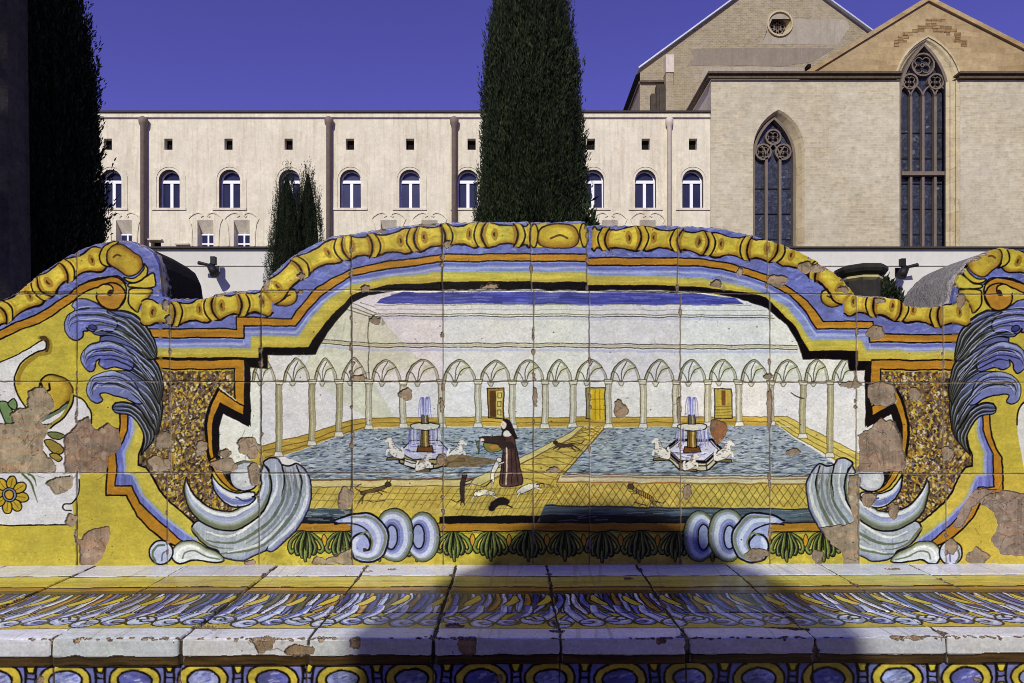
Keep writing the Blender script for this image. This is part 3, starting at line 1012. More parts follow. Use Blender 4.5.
def fountain(c, x, hexa):
    K = (44, 38, 40)
    W, WB = (214, 212, 210), (188, 190, 216)
    if hexa:
        q = [(x - 26, 449.5), (x - 15, 439.5), (x + 20, 439.5), (x + 30, 449.5), (x + 14, 461.7), (x - 13, 461.7)]
        c.fill([(q[0][0], 452), (q[0][0] + 3, 459), (x - 12, 470), (x + 15, 470), (x + 31, 458), (x + 31, 451)], (186, 182, 158), out=1.3)
        c.fill(q, WB, out=2.4)
        c.fill([(a * .88 + x * .12, b * .88 + 450 * .12) for a, b in q], (196, 198, 220), out=.9)
        c.lines([[(x - 13, 462), (x - 12, 470)], [(x + 14, 462), (x + 15, 470)], [(x - 24, 455), (x - 12, 465), (x + 15, 465), (x + 29, 455)]], 1.1, K)
    else:
        q = [(x - 27, 456), (x - 20, 449), (x + 20, 449), (x + 27, 455), (x + 22, 465), (x + 6, 469), (x - 12, 468), (x - 26, 463)]
        c.fill(q, (150, 140, 96), out=1.6)
        c.fill([(x - 26, 453), (x - 15, 441), (x + 15, 441), (x + 25, 452), (x + 14, 459.5), (x - 12, 459.5)], WB, out=1.1)
        c.fill([(x - 21, 459), (x - 9, 461.5), (x - 9, 468), (x - 22, 465)], W, out=.9)
        c.fill([(x - 5, 463), (x + 8, 463), (x + 8, 468), (x - 5, 469)], W, out=.9)
        c.lines([[(x - 27, 459), (x - 14, 463), (x + 10, 464), (x + 26, 459)]], 1.0, K)
    for i in range(60):
        a = x + RNG.uniform(-21, 21)
        b = RNG.uniform(443, 458)
        if abs(a - x) / 24 + abs(b - 450) / 10 < 1.05:
            c.line([(a, b), (a + RNG.uniform(2, 6), b - RNG.uniform(-.6, 1))], RNG.uniform(.6, 1.2), ((84, 80, 164), (228, 228, 238), (60, 56, 130))[i % 3], a=.75)
    c.fill([(x - 7, 446), (x + 7, 446), (x + 8.5, 452), (x - 8.5, 452)], (104, 66, 30), out=.9)
    c.fill([(x - 4, 428), (x + 4, 428), (x + 4.5, 447), (x - 4.5, 447)], (122, 96, 48), out=.9)
    c.line([(x + 1, 429), (x + 1, 446)], 1.6, (190, 172, 116))
    c.line([(x - 2.5, 430), (x - 2.5, 446)], 1.2, (72, 60, 34))
    c.fill(cr([(x - 14, 424.5), (x, 423), (x + 14, 424.5), (x + 12, 429), (x, 430.5), (x - 12, 429)], True), (200, 200, 194), out=1.0)
    c.fill([(x - 3, 415), (x + 3, 415), (x + 3.6, 424), (x - 3.6, 424)], (92, 84, 66), out=.9)
    c.line([(x + .8, 416), (x + .8, 423)], 1, (176, 170, 146))
    for i in range(54):
        g = RNG.choice((-1, 1))
        a = x + g * (4 + 12.5 * RNG.random() ** .7)
        b = RNG.uniform(427, 431)
        c.line([(a, b), (a + g * .5, b + 8), (a + g * .2, b + RNG.uniform(10, 19))], RNG.uniform(.5, 1.1), ((116, 120, 190), (226, 228, 240), (84, 84, 160), (206, 210, 232))[i % 4], a=.7, taper=(.6, 1, .4))
    for k in (-6, -4, -2.5, 2.5, 4, 6):
        c.line([(x + k * .2, 415), (x + k * .3, 402), (x + k * .6, 397.5), (x + k * .9, 402), (x + k * 1.15, 419)], 1.0, (92, 94, 178), sm=True, a=.7, taper=(.6, 1, 1, .5))
    c.lines([[(x, 415), (x, 399)], [(x + 1.5, 415), (x + 2, 400)]], 1.2, (186, 190, 228), a=.9)
    horse(c, x - 31, 448, -1, 1.0)
    horse(c, x + 32, 450, 1, 1.0)
    horse(c, x - 1, 461.5, 1, .8)


def cloister_scene(c):
    # ground colours of the picture
    frame = [(243, 470), (243, 368), (268, 368), (268, 355), (317, 355), (328, 331), (341, 317), (351, 303), (368, 294), (403, 289), (560, 288), (700, 292), (748.6, 300),
             (767.6, 308), (786.6, 324), (798, 342), (803, 358.8), (848, 358.8), (849.6, 369.6), (872, 369.6), (872, 480), (840, 505), (560, 507), (285, 505)]
    c.fill(frame, (222, 221, 223), var=.03)
    c.fill([(300, 372), (330, 318), (352, 305), (372, 312), (369, 372), (395, 420), (369, 420)], (206, 208, 188), a=.75, var=.06)
    c.fill([(369, 318), (382, 320), (421, 362), (400, 372), (369, 372)], (204, 208, 184), a=.8, var=.05)
    for i in range(9):
        c.line([(300 + i * 8, 365 - i * 3), (306 + i * 8, 320 + (i < 3) * 20)], 2.2, (172, 178, 140), a=.25)
    sky = [(380, 299), (403, 292), (560, 292), (690, 292.5), (735, 298), (745, 304), (700, 304.5), (560, 304.2), (400, 304), (376, 303)]
    c.fill(sky, (74, 78, 160), var=.28, tex='h')
    for i in range(60):
        x, y = RNG.uniform(385, 720), RNG.uniform(293.5, 303)
        c.line([(x, y), (x + RNG.uniform(8, 26), y + RNG.uniform(-.5, .5))], RNG.uniform(.6, 1.8), ((50, 54, 136), (120, 126, 196), (62, 66, 150))[i % 3], a=.6)
    L = (62, 60, 50)
    c.lines([[(374, 305), (560, 304.8), (752, 305)], [(360, 303.5), (375, 307)]], .6, (120, 116, 104))
    c.lines([[(376, 309.5), (767, 310.5)]], .5, (150, 148, 136))
    c.lines([[(374, 314), (560, 314.4), (772, 315.4)]], 1.0, (128, 124, 100))
    c.lines([[(370, 316.3), (560, 316.6), (774, 317.6)]], .9, L)
    c.lines([[(350, 303), (376, 313)], [(343, 309), (370, 316)], [(350, 307.5), (374, 315)]], .8, L, a=.8)
    c.line([(376, 318.5), (772, 319.5)], 2.4, (176, 178, 214), a=.45)
    c.line([(368.6, 316), (368.6, 384)], .8, L)
    for dy, w, col, a in ((0, .9, L, 1), (1.8, 1.6, (176, 164, 120), .7), (3.8, 1.0, L, 1), (6.8, 2.6, (172, 178, 222), .55)):
        c.line([(318, 339 + dy), (350, 342.4 + dy), (400, 343.4 + dy), (560, 343.3 + dy), (680, 344.6 + dy), (797, 345 + dy)], w, col, a=a)
    # plinth
    pl = (180, 150, 66)
    c.fill([(369, 418), (787, 416.5), (790, 427), (366, 428)], pl, tex='h', var=.16)
    c.fill([(250, 450), (262, 445), (310, 433.5), (352, 420.5), (370, 417.7), (372, 428), (341, 435), (317, 444), (283, 456), (262, 466), (250, 466)], pl, tex='h', var=.14)
    c.fill([(770, 416), (787, 416), (855, 452), (866, 458), (866, 474), (836, 461), (775, 424)], (200, 180, 92), tex='h', var=.12)
    c.lines([[(369, 418), (787, 416.5)], [(369, 422.5), (780, 421.5)]], .8, (120, 92, 34))
    c.lines([[(255, 448), (310, 433.5), (352, 420.5), (370, 418)], [(262, 452), (312, 439.5), (352, 425.5), (370, 422)], [(265, 458), (317, 441.5), (366, 427)]], .9, (108, 86, 36))
    c.lines([[(787, 416), (866, 457)], [(781, 419), (862, 462)], [(777, 421.5), (850, 462)], [(775, 423.5), (838, 461)]], .8, (112, 96, 44))
    c.line([(369, 427.2), (790, 426.4)], 1.0, (214, 204, 170))
    # pools
    wl = [(366, 428.6), (578, 427.2), (572, 431), (519, 459), (475, 479), (311, 479), (300, 463), (283, 456.5), (317, 444.5), (341, 435.5)]
    wr = [(604, 427.2), (776, 425), (833.5, 463), (845, 478), (562, 476), (580, 455)]
    for w in (wl, wr):
        c.fill(w, (146, 158, 172), tex='h', var=.16)
        M = c.mask(w)
        keep = c.rgb.copy()
        p = np.array(w)
        x0, x1 = p[:, 0].min(), p[:, 0].max()
        for i in range(int((x1 - x0) * 7.2)):
            x, y = RNG.uniform(x0, x1), RNG.uniform(427, 479)
            l = RNG.uniform(3, 8) * (.6 + (y - 427) / 60)
            k = RNG.uniform(-1.2, .8)
            col = ((34, 44, 72), (52, 64, 96), (28, 32, 50), (206, 212, 218), (192, 200, 212), (72, 88, 112), (96, 116, 88), (176, 186, 204))[i % 8]
            c.line([(x, y), (x + l * .5, y + k * .5 + .5), (x + l, y + k)], RNG.uniform(.5, 1.25), col, a=.8, taper=(.3, 1, .2))
        sy, sx, m = M
        full = np.zeros(c.dep.shape, np.float32)
        full[sy, sx] = m
        c.rgb = keep * (1 - full[..., None]) + c.rgb * full[..., None]
    # terrace, path and kerbs
    tan = (196, 172, 84)
    ter = [(311, 487), (474, 486), (519, 461), (573, 431), (579, 427.3), (604, 427.3), (580, 455), (563, 475), (563, 483), (812, 484), (812, 508), (545, 506), (535, 518), (305, 510)]
    c.fill(ter, tan, var=.12, tex='b')
    for i in range(70):
        x = RNG.uniform(320, 800)
        y = RNG.uniform(487, 507)
        c.line([(x, y), (x + RNG.uniform(6, 20), y + RNG.uniform(-1, 1))], 2.5, ((190, 140, 52), (216, 200, 120), (184, 168, 92))[i % 3], a=.35)
    c.fill([(578, 427.2), (584, 427.2), (570, 438), (526, 461), (480, 486), (470, 484), (475, 478.5), (519, 458.5), (572, 431)], (206, 192, 130), out=.7, oc=(96, 78, 44), tex='h')
    c.line([(586, 427.5), (573, 437), (529, 460), (490, 482)], .7, (120, 92, 40))
    c.line([(604.5, 427.5), (584, 452), (563, 475)], 1.2, (90, 72, 42))
    c.line([(601, 427.5), (580, 452), (553, 480), (535, 505)], .6, (110, 84, 40))
    lc = (104, 82, 38)
    for i in range(11):                                # lattice of the path
        f = i / 11
        y = 429 + 56 * f ** 1.5
        xl, xr = np.interp(y, [427, 459, 486], [588, 530, 488]), np.interp(y, [427, 452, 475, 486], [603, 582, 562, 552])
        c.line([(xl, y + 1), (xr, y - 4 + f * 6)], .6, lc)
        c.line([(xl + (xr - xl) * .2, y - 2), (xr - (xr - xl) * .1, y + 7 * (.4 + f))], .6, lc)
    for i in range(30):                                # left terrace, slanting joints
        x = 306 + i * 8.2
        c.line([(x, 508), (x + 14, 488)], .6, lc, a=.8)
    for y in (494, 500.5):
        c.line([(312, y), (460, y - .5)], .6, lc, a=.8)
    for i in range(24):
        x = 455 + i * 5
        c.line([(x, 517), (x + 18, 484)], .6, lc, a=.65)
    for y in (490, 496, 503, 510):
        c.line([(456, y), (560, y - 3)], .6, lc, a=.7)
    for i in range(36):                                # right terrace, crossing joints
        x = 548 + i * 7.6
        c.line([(x, 484), (x + 15, 506)], .7, (92, 76, 34), a=.85)
        c.line([(x + 15, 484), (x, 506)], .7, (92, 76, 34), a=.85)
    c.fill([(311, 480), (474, 478.5), (470, 486), (312, 487.5)], (206, 190, 132), tex='h', out=.8, oc=(96, 66, 40))
    c.lines([[(311, 480.5), (474, 479)]], 1.6, (112, 76, 52))
    c.fill([(560, 474.5), (812, 476.5), (812, 484), (556, 482.5)], (204, 194, 160), tex='h', out=.8, oc=(92, 66, 52))
    c.line([(562, 476.5), (812, 479)], 1.6, (120, 92, 82), a=.7)
    c.line([(557, 482), (812, 483.5)], 1.2, (170, 116, 48))
    # dark water band and mouldings below
    c.fill([(296, 508.5), (352, 508.5), (356, 522.5), (292, 522.5)], (70, 86, 98), tex='h', var=.3)
    c.fill([(290, 517), (352, 517), (360, 522.8), (286, 522.8)], (26, 28, 36))
    c.fill([(440, 516), (546, 515.5), (546, 522.5), (440, 522.5)], (16, 13, 16))
    c.fill([(545, 505), (826, 508.5), (834, 522.5), (537, 522)], (74, 88, 104), tex='h', var=.35)
    c.fill([(540, 515), (690, 516), (690, 522.5), (540, 522.5)], (30, 32, 42))
    for i in range(70):
        x, y = RNG.choice((RNG.uniform(300, 340), RNG.uniform(548, 800))), RNG.uniform(507, 521)
        c.line([(x, y + (x > 400) * 1.5), (x + RNG.uniform(6, 20), y + RNG.uniform(0, 1.5))], .8, ((32, 40, 52), (150, 162, 172), (50, 62, 78))[i % 3], a=.7)
    c.line([(546, 506), (690, 508.5), (812, 508.8)], 1.2, (46, 42, 44))
    c.fill([(285, 523), (840, 522), (838, 531), (280, 531.5)], (170, 120, 42), tex='h', var=.12)
    c.lines([[(280, 531.5), (840, 531)], [(286, 523), (840, 522)]], 1.3)
    c.fill([(268, 532), (850, 531.6), (862, 566), (262, 566)], (194, 172, 64), var=.15)
    c.line([(285, 533), (840, 532.6)], 1.5, (120, 126, 56), a=.8)
    for i in range(15):
        frieze(c, 306 + i * 37.0)
    for i in range(14):
        x = 324.5 + i * 37.0
        c.fill([(x, 534), (x + 2.6, 540), (x, 547), (x - 2.6, 540)], (206, 150, 44), True, out=.8)
    # arcade
    CB = [(403, 427.5), (441.5, 427.5), (478, 427.5), (512.5, 427.5), (545, 427.5), (573, 427), (608, 427), (643, 427), (676, 426.5), (708, 426), (739, 426), (771, 425), (279, 456), (312, 444.5),
          (339, 436), (368.6, 428.5), (803, 437), (830.5, 457)]
    ar = [(371, 401), (405, 440), (443, 476), (480, 511), (514, 544), (547, 572), (575, 607), (610, 641), (645, 674), (678, 706), (709, 738), (741, 769), (773, 802), (804, 829), (832, 858),
          (283, 309), (314, 337), (341, 367), (252, 275)]
    gv = (150, 148, 112)
    for a, b in ar:
        h = (b - a)
        m = (a + b) / 2
        top = 359.5 if 370 < a < 830 else (358 if a < 320 else 358)
        P = lambda k: np.array([(a + k, 381.5), (a + k + h * .07, 372.5), (a + h * .25 + k * .6, 364 + k * .3), (m, top + k * .8), (b - h * .25 - k * .6, 364 + k * .3), (b - k - h * .07, 372.5), (b - k, 381.5)])
        c.fill(cr(P(0)), (220, 219, 219), var=.03)
        c.line(P(1.5), 1.8, (150, 148, 112), sm=True, a=.75, taper=(1, 1, .8, .5, .6))
        c.line(P(0), 1.0, (66, 58, 44), sm=True, taper=(1, 1.2, .8, .7, .7))
        c.line(P(2.4), .7, (84, 78, 58), sm=True, a=.8, taper=(1, 1, .8, .4, .6))
        q = a + h * .36
        c.fill([(m + h * .06, 366), (b - h * .2, 368), (m - h * .06, 377), (q + 1, 381)], (178, 178, 138), True, a=.6)
        c.lines([[(q, 381), (m - h * .1, 370), (m + 1, 362)], [(q + 1, 381), (m + h * .05, 371), (b - h * .16, 367)], [(q - 1, 381), (a + h * .22, 374), (a + h * .1, 371.5)]], .8, (60, 56, 44), sm=True)
        c.fill([(q - 3.5, 382), (q + 3.5, 382), (q + 1, 386), (q - 1, 386)], (196, 192, 176), out=.7, oc=(90, 84, 70))
    c.line([(252, 381.6), (350, 382.2), (560, 380.8), (858, 382.8)], 1.0, (92, 84, 70), a=.8)
    for x, yb in CB:
        w = 3.0
        big = x < 350 or x > 790
        g = (188, 182, 148) if big else (208, 206, 196)
        c.fill([(x - w, 384), (x + w, 384), (x + w, yb - 3), (x - w, yb - 3)], g, tex='v', var=.06)
        c.line([(x - w, 384), (x - w, yb - 3)], .9, (96, 86, 62))
        c.line([(x + w, 384), (x + w, yb - 3)], .7, (120, 110, 86))
        c.line([(x + w * .45, 385), (x + w * .45, yb - 3)], 1.6, (150, 144, 108), a=.65)
        c.line([(x - w * .55, 385), (x - w * .55, yb - 3)], 1.0, (120, 108, 76) if big else (170, 166, 140), a=.6)
        c.fill([(x - 4.6, 380), (x + 4.6, 380), (x + 3.4, 384.4), (x - 3.4, 384.4)], (206, 202, 184), out=.8, oc=(92, 84, 66))
        c.fill([(x - 3.6, yb - 4), (x + 3.6, yb - 4), (x + 5, yb + .6), (x - 5, yb + .6)], (214, 212, 206), out=.7, oc=(110, 102, 84))
    # doors
    c.fill([(487.5, 388), (504, 388), (504, 418.5), (488.5, 418.5)], (150, 116, 50), out=.9)
    c.fill([(490, 390.5), (496, 390.5), (496, 417.5), (490, 417.5)], (84, 56, 26))
    c.fill([(496.5, 391), (502.5, 391), (502.5, 417.5), (496.5, 417.5)], (206, 190, 112))
    for y in (393, 401.5, 410):
        c.line([(497.8, y), (501.4, y), (501.4, y + 5), (497.8, y + 5), (497.8, y)], .8, (90, 78, 40))
    c.fill([(586, 388), (605, 387.5), (605, 419), (586, 419)], (150, 140, 80), out=.8)
    c.fill([(590.5, 389.5), (604, 389), (604, 419.5), (590.5, 419.5)], (206, 172, 40), tex='v', var=.1)
    c.lines([[(595, 390), (595, 419)], [(599.5, 390), (599.5, 419)], [(590.5, 399), (604, 399)], [(590.5, 409), (604, 409)]], .7, (140, 104, 30))
    c.fill([(714.5, 388.5), (731.5, 388.5), (732, 418), (715, 418)], (176, 156, 70), out=.9, tex='v')
    c.fill([(721.5, 390), (725.5, 390), (725.5, 405), (721.5, 405)], (112, 72, 36))
    for y in (406, 409, 412, 415):
        c.line([(716, y), (731, y)], .7, (120, 100, 46))
    c.lines([[(791, 392), (797, 396), (804, 398)]], 1.1, (70, 62, 56), sm=True)
    fountain(c, 425, False)
    fountain(c, 692, True)
    figures(c)


def mouldings(c):
    """stepped bands of the broken arch; the blue border first"""
    x = np.linspace(-165, 1288, 700)
    sy = np.interp(x, SILX, SILY)
    otL = [(150, 329), (236.6, 329), (236.6, 316.8), (257, 316.8), (291, 319), (294, 314), (304, 302), (316, 289), (330, 279.7), (350.5, 268.6), (388.6, 261), (438, 255.4), (446, 254.2), (531, 253.8)]
    otR = [(531, 254.2), (587, 254), (588, 258), (690, 258), (719, 261), (748.6, 268.6), (766, 274), (792.5, 289), (807, 301), (819, 315), (823, 321), (873, 321), (876, 334), (965, 334)]
    obL = [(150, 338), (244, 338), (244, 325.6), (295, 326), (299.6, 321), (310, 308), (321.5, 296), (330, 290), (350.5, 275.4), (388.6, 268.6), (438, 262.4), (446, 261.6), (531, 261.2)]
    obR = [(531, 261.6), (587, 261.2), (588, 265.4), (690, 265.6), (719, 268), (748.6, 276), (767.6, 283), (789.5, 295), (804, 309.6), (817, 328.6), (869.5, 328.6), (869.5, 342), (965, 342)]
    blL = [(150, 348), (250.7, 348), (250.7, 336), (298, 336), (310, 319.6), (327, 300.5), (340, 291.7), (350.5, 285), (388.6, 276), (438, 272), (531, 271.4)]
    blR = [(531, 271.6), (587, 271.6), (588, 274.4), (690, 277), (719, 280), (748.6, 287.6), (767, 295), (786.6, 306.6), (801, 324), (811.5, 339), (861, 339), (866, 350), (965, 350)]
    ylL = [(150, 358), (259.5, 358), (259.5, 348), (309, 348), (315.7, 337), (327, 321), (340, 308), (350.5, 297), (368, 289.6), (388.6, 285.5), (438, 282.6), (531, 282)]
    ylR = [(531, 282.4), (587, 282.4), (588, 285), (690, 286.4), (719, 289.4), (748.6, 293.5), (766, 298), (781, 312.5), (795.4, 327), (808.6, 350.5), (857, 350.5), (857, 361), (965, 361)]
    bkL = [(244, 366), (267, 368.5), (267, 355), (315.7, 355), (320, 346), (327, 332), (340, 318), (350.5, 304), (368, 295), (403, 290), (438, 289.8), (531, 289.4)]
    bkR = [(531, 289.4), (690, 290.5), (719, 293.6), (748.6, 301), (767.6, 308.4), (786.6, 324), (798, 342), (803, 359), (848, 359), (849.6, 369.6), (864, 369.6)]
    A = lambda a, b: np.vstack([np.array(a), np.array(b)])
    ot, ob, bl, yl, bk = A(otL, otR), A(obL, obR), A(blL, blR), A(ylL, ylR), A(bkL, bkR)
    pol = lambda a, b: np.vstack([a, b[::-1]])
    # blue border up to the silhouette: left and right parts follow the scrolls
    c.fill(np.vstack([np.c_[x, sy - 2], [(1288, 330)], np.array([(1109 - a, b) for a, b in ((0, 334), (60, 300), (100, 276), (125, 283), (140, 310))]), ot[::-1],
                      [(140, 310), (125, 283), (100, 276), (60, 300), (0, 334), (-165, 440)]]), BLU, var=.16, tex='b')
    for i in range(1100):
        px = RNG.uniform(0, 1024)
        py = np.interp(px, SILX, SILY) + RNG.uniform(0, 40)
        c.line([(px, py), (px + RNG.uniform(2, 7), py + RNG.uniform(-3, 3))], RNG.uniform(.8, 2.2), ((70, 76, 160), (158, 166, 214), (84, 88, 170), (176, 182, 218))[i % 4], a=.38)
    c.fill(pol(ot, ob), OCH, var=.13, tex='h')
    c.fill(pol(ob, bl), (136, 146, 206), var=.14, tex='h')
    c.line(ob + (0, 3), 2.6, (92, 98, 182), a=.75)
    c.line(ob + (0, 6.5), 1.8, (196, 204, 230), a=.5)
    c.fill(pol(bl, yl), (196, 178, 78), var=.1, tex='h')
    c.line(bl + (0, 1), 2.2, (150, 164, 140), a=.55)
    c.line(yl - (0, 2), 2.2, (184, 158, 52), a=.6)
    c.fill(pol(yl, bk), (10, 5, 7))
    c.line(ot, 1.4)
    c.line(ob, 1.5)
    c.line(yl, 1.2)
    c.line(bk, .8, (46, 38, 40))
    # uprights beside the speckled panels
    for s in (0, 1):
        c.mir = CX2 if s else None
        c.fill([(150, 360.5), (244, 360.5), (244, 415), (236, 409), (236, 370), (150, 369)], OCH, tex='h', var=.1)
        c.lines([[(150, 369.4), (234.5, 369.2), (235, 402)], [(150, 359.6), (244, 359.6)]], 1.6)
        c.fill([(244.2, 360), (250.8, 366), (250.6, 427), (244, 418)], (18, 12, 16))
    c.mir = None


def side_panels(c, right):
    """everything outside the broken arch on one side (drawn for the left, mirrored for the right)"""
    # speckled panel
    mos = [(150, 371), (234, 371), (234, 400), (236, 420), (214, 440), (213, 470), (213, 488), (222, 502), (240, 512), (200, 540), (188, 519), (170, 503), (159, 490), (151, 473), (140, 465), (142, 440), (150, 420)]
    c.fill(mos, (104, 82, 60))
    M = c.mask(mos)
    keep = c.rgb.copy()
    pal = [(74, 56, 56), (98, 74, 44), (196, 164, 62), (214, 202, 186), (166, 120, 48), (54, 42, 40), (128, 118, 136), (204, 172, 66), (190, 150, 56), (196, 176, 104), (92, 84, 52), (52, 40, 56), (166, 122, 48), (36, 28, 28), (120, 92, 60)]
    for i in range(5200):
        x, y = RNG.uniform(138, 242), RNG.uniform(370, 540)
        a = RNG.uniform(-2.4, -.3)
        l = RNG.uniform(.8, 3.0)
        k = RNG.uniform(-1, 1)
        c.line([(x, y), (x + l * .5 * math.cos(a) + k, y + l * .5 * math.sin(a)), (x + l * math.cos(a), y + l * math.sin(a))], RNG.uniform(.7, 2.1), pal[RNG.integers(len(pal))], a=.9)
    sy, sx, m = M
    full = np.zeros(c.dep.shape, np.float32)
    full[sy, sx] = m
    c.rgb = keep * (1 - full[..., None]) + c.rgb * full[..., None]
    del keep
    # C-shaped bracket around the white corner
    z = lambda p: zz(p, 160, 355, 5.69)
    c.fill(np.vstack([z([(350, 285), (510, 405), (480, 420), (490, 683), (320, 640), (300, 480), (315, 370)])]), WHI, var=.04)
    c.line(z([(330, 192), (290, 270), (265, 360), (258, 450), (270, 570), (298, 660)]), 1.8, OC, sm=True)
    och = np.vstack([cr(z([(335, 200), (296, 275), (272, 360), (265, 450), (275, 560), (300, 640)])), cr(z([(318, 640), (300, 540), (298, 440), (310, 360), (345, 275)])), z([(476, 345), (476, 290), (430, 262)])])
    c.fill(och, OCH, var=.12, out=1.5)
    c.fill(np.vstack([cr(z([(345, 278), (312, 360), (300, 440), (303, 540), (320, 610)])), cr(z([(345, 590), (335, 500), (340, 420), (362, 335)])), z([(505, 412), (512, 340), (480, 350)])]), (18, 12, 16))
    c.line(z([(338, 186), (430, 255)]), 1.0, (226, 220, 214))
    A = lambda p: zz(p, 145, 450, 5.69)
    c.fill(np.vstack([cr(A([(365, 60), (400, 130), (450, 195), (520, 236), (600, 218)])), cr(A([(600, 200), (520, 215), (465, 165), (430, 100), (400, 40)]))]), OCH, out=1.3)
    c.fill(np.vstack([cr(A([(600, 205), (530, 212), (470, 165), (440, 100)])), cr(A([(480, 90), (500, 150), (560, 190), (610, 195)]))]), (18, 12, 16))
    # the three-coloured band that runs down and along the foot
    o_out = [(120, 414), (120, 424), (118, 437), (113, 448), (107.5, 456), (106.5, 474), (106, 496), (126.5, 496), (137, 516.5), (150, 530), (162.6, 540), (184, 550)]
    o_in = [(128, 415), (127.5, 430), (122.7, 442), (116.5, 452.6), (116.3, 474), (115.4, 486.2), (131.8, 486.2), (139.7, 503.3), (158, 521.8), (180, 540), (194, 548)]
    b_in = [(133, 415), (134.5, 428), (131, 440), (126, 452), (126.4, 474), (134.4, 475), (143.6, 495.4), (163.4, 516.5), (180, 528.4), (198, 540)]
    y_in = [(133, 410), (139.4, 420), (144, 433), (142, 447.3), (139, 456), (139, 465.4), (146, 467), (151, 473.7), (159, 490.4), (169.6, 502.7), (188, 517.7), (200, 527)]
    P = lambda a, b: np.vstack([np.array(a, float), np.array(b, float)[::-1]])
    c.fill(P(o_out, o_in), OCH, var=.12)
    c.fill(P(o_in, b_in), (110, 118, 196), var=.2, tex='v')
    c.line(np.array(b_in) - (1.5, 0), 2.6, (170, 180, 214), a=.7)
    c.fill(P(b_in, y_in), (194, 176, 74), var=.1)
    c.line(np.array(b_in) + (1.5, 0), 2, (160, 168, 120), a=.6)
    c.line(o_out, 1.7)
    c.line(o_in, 1.4)
    c.line(y_in, 1.8)
    acanthus(c)
    shell(c)
    # white cartouche with scroll and flower
    zc = lambda p: zz(p, 0, 290, 6.83)
    white = np.vstack([zc([(-700, 800), (-300, 640), (0, 495), (120, 440), (210, 392), (282, 343), (302, 362), (300, 410), (240, 430), (150, 492), (104, 575), (94, 630), (110, 700), (170, 800)]),
                       [(30, 412), (50, 415), (62, 408), (72, 396), (82, 400.5), (89, 407.8), (91, 418), (91, 440), (84, 470), (79, 480), (78, 495), (72, 503), (74, 525.5), (-120, 525.5)]])
    c.fill(white, (216, 214, 224), var=.03)
    c.line(zc([(-700, 800), (-300, 640), (0, 495), (120, 440), (210, 392), (282, 343)]), 1.3, OC)
    c.line(zc([(278, 335), (300, 345), (312, 375), (300, 412), (240, 432), (150, 492), (104, 575), (94, 630), (110, 700), (170, 800)]), 1.6, OC, sm=True)
    c.line(zc([(268, 325), (312, 335), (340, 375), (322, 430), (250, 450), (172, 510), (130, 580), (122, 640)]), 4.5, (128, 96, 34), sm=True, a=.6)
    c.line(zc([(275, 325), (305, 325), (325, 370), (312, 420)]), 3.2, (60, 40, 24), sm=True, a=.8)
    ball = np.vstack([zc([(270, 650), (290, 600), (350, 578), (440, 608), (490, 668)]), [(72.6, 394), (66, 406), (55, 413), (44, 411), (38, 400)]])
    c.fill(ball, (186, 158, 56), True, out=1.8)
    c.shade(ball, -5, 0, (124, 92, 30), .8, 3, True)
    c.line([(41, 384), (44, 391), (49, 390), (49, 384)], 2, OC, sm=True)
    c.line([(74, 396), (84, 401), (91, 412), (91, 424)], 1.5, OC, sm=True)
    c.line([(48, 428), (62, 418), (71, 404), (73, 396)], 4.5, (152, 140, 58), sm=True)
    c.line([(50, 429), (63, 419), (72, 405), (74, 396)], 1.6, OC, sm=True)
    c.line([(40, 421), (54, 414), (66, 406)], 4.5, (100, 118, 104), sm=True)
    c.line([(40, 418), (54, 412), (68, 402)], 1.4, OC, sm=True)
    for L in ([(-2, 404), (6, 402), (12, 410), (14, 422), (6, 424)], [(8, 404), (13, 399), (17, 404), (15, 410)]):
        c.fill(L, (106, 132, 84), True, out=1.2)
    for L, col in (([(47, 434), (57, 433), (64, 436), (60, 440), (52, 439)], (112, 118, 70)), ([(44, 442), (52, 441), (63, 448), (61, 454), (52, 452)], (140, 122, 56)),
                   ([(50, 455), (56, 453), (62, 458), (58, 462)], (150, 128, 60)), ([(40, 450), (46, 455), (48, 460), (43, 460)], (130, 116, 60)), ([(-3, 440), (8, 439), (14, 441), (4, 447)], (90, 118, 104))):
        c.fill(L, col, True, out=1.1)
    for k in range(8):
        a = k * math.pi / 4 + .2
        c.ell(9.5 + 12.5 * math.cos(a), 495 + 12.5 * math.sin(a), 6.6, 5.0, (190, 158, 50), rot=a, out=1.2)
        c.line([(9.5 + 8 * math.cos(a), 495 + 8 * math.sin(a)), (9.5 + 16 * math.cos(a), 495 + 16 * math.sin(a))], .8, (120, 84, 30))
    c.ell(9.5, 495, 7.4, 7, (120, 136, 170), out=1.0)
    c.ell(9.5, 495, 4.8, 4.8, (200, 150, 50), out=1.2)
    c.lines([[(22, 474), (30, 482), (34, 492), (38, 502)], [(28, 474), (34, 478), (36, 486)]], 2, (86, 96, 52), sm=True, taper=(1, 1, .3))
    c.line([(79, 480), (78.5, 493), (72, 503), (64, 504.5), (64, 510), (71, 511)], 1.4, OC, sm=True)
    c.line([(-140, 526), (73, 525.5)], 1.4, OC)
    # upper ochre moulding with its volute
    up = [(-165, 428), (-60, 366), (0, 330.5), (38, 313), (66, 296), (80, 286), (100, 279), (118, 277), (126, 284)]
    lo = [(-165, 438), (-60, 376), (0, 339.5), (38, 323), (66, 306), (84, 293), (98, 287), (106, 286), (112, 288)]
    c.fill(P(up, lo), OCH, var=.12, tex='h')
    c.line(up, 1.5, sm=True)
    c.line(lo, 1.5, sm=True)
    zv = lambda p: zz(p, 60, 235, 5.69)
    c.ell(*zv([(290, 350)])[0], 14.5, 13.5, (184, 130, 46), out=1.6)
    c.line(zv([(120, 290), (200, 250), (290, 238), (360, 270), (375, 340), (340, 410)]), 1.5, OC, sm=True)
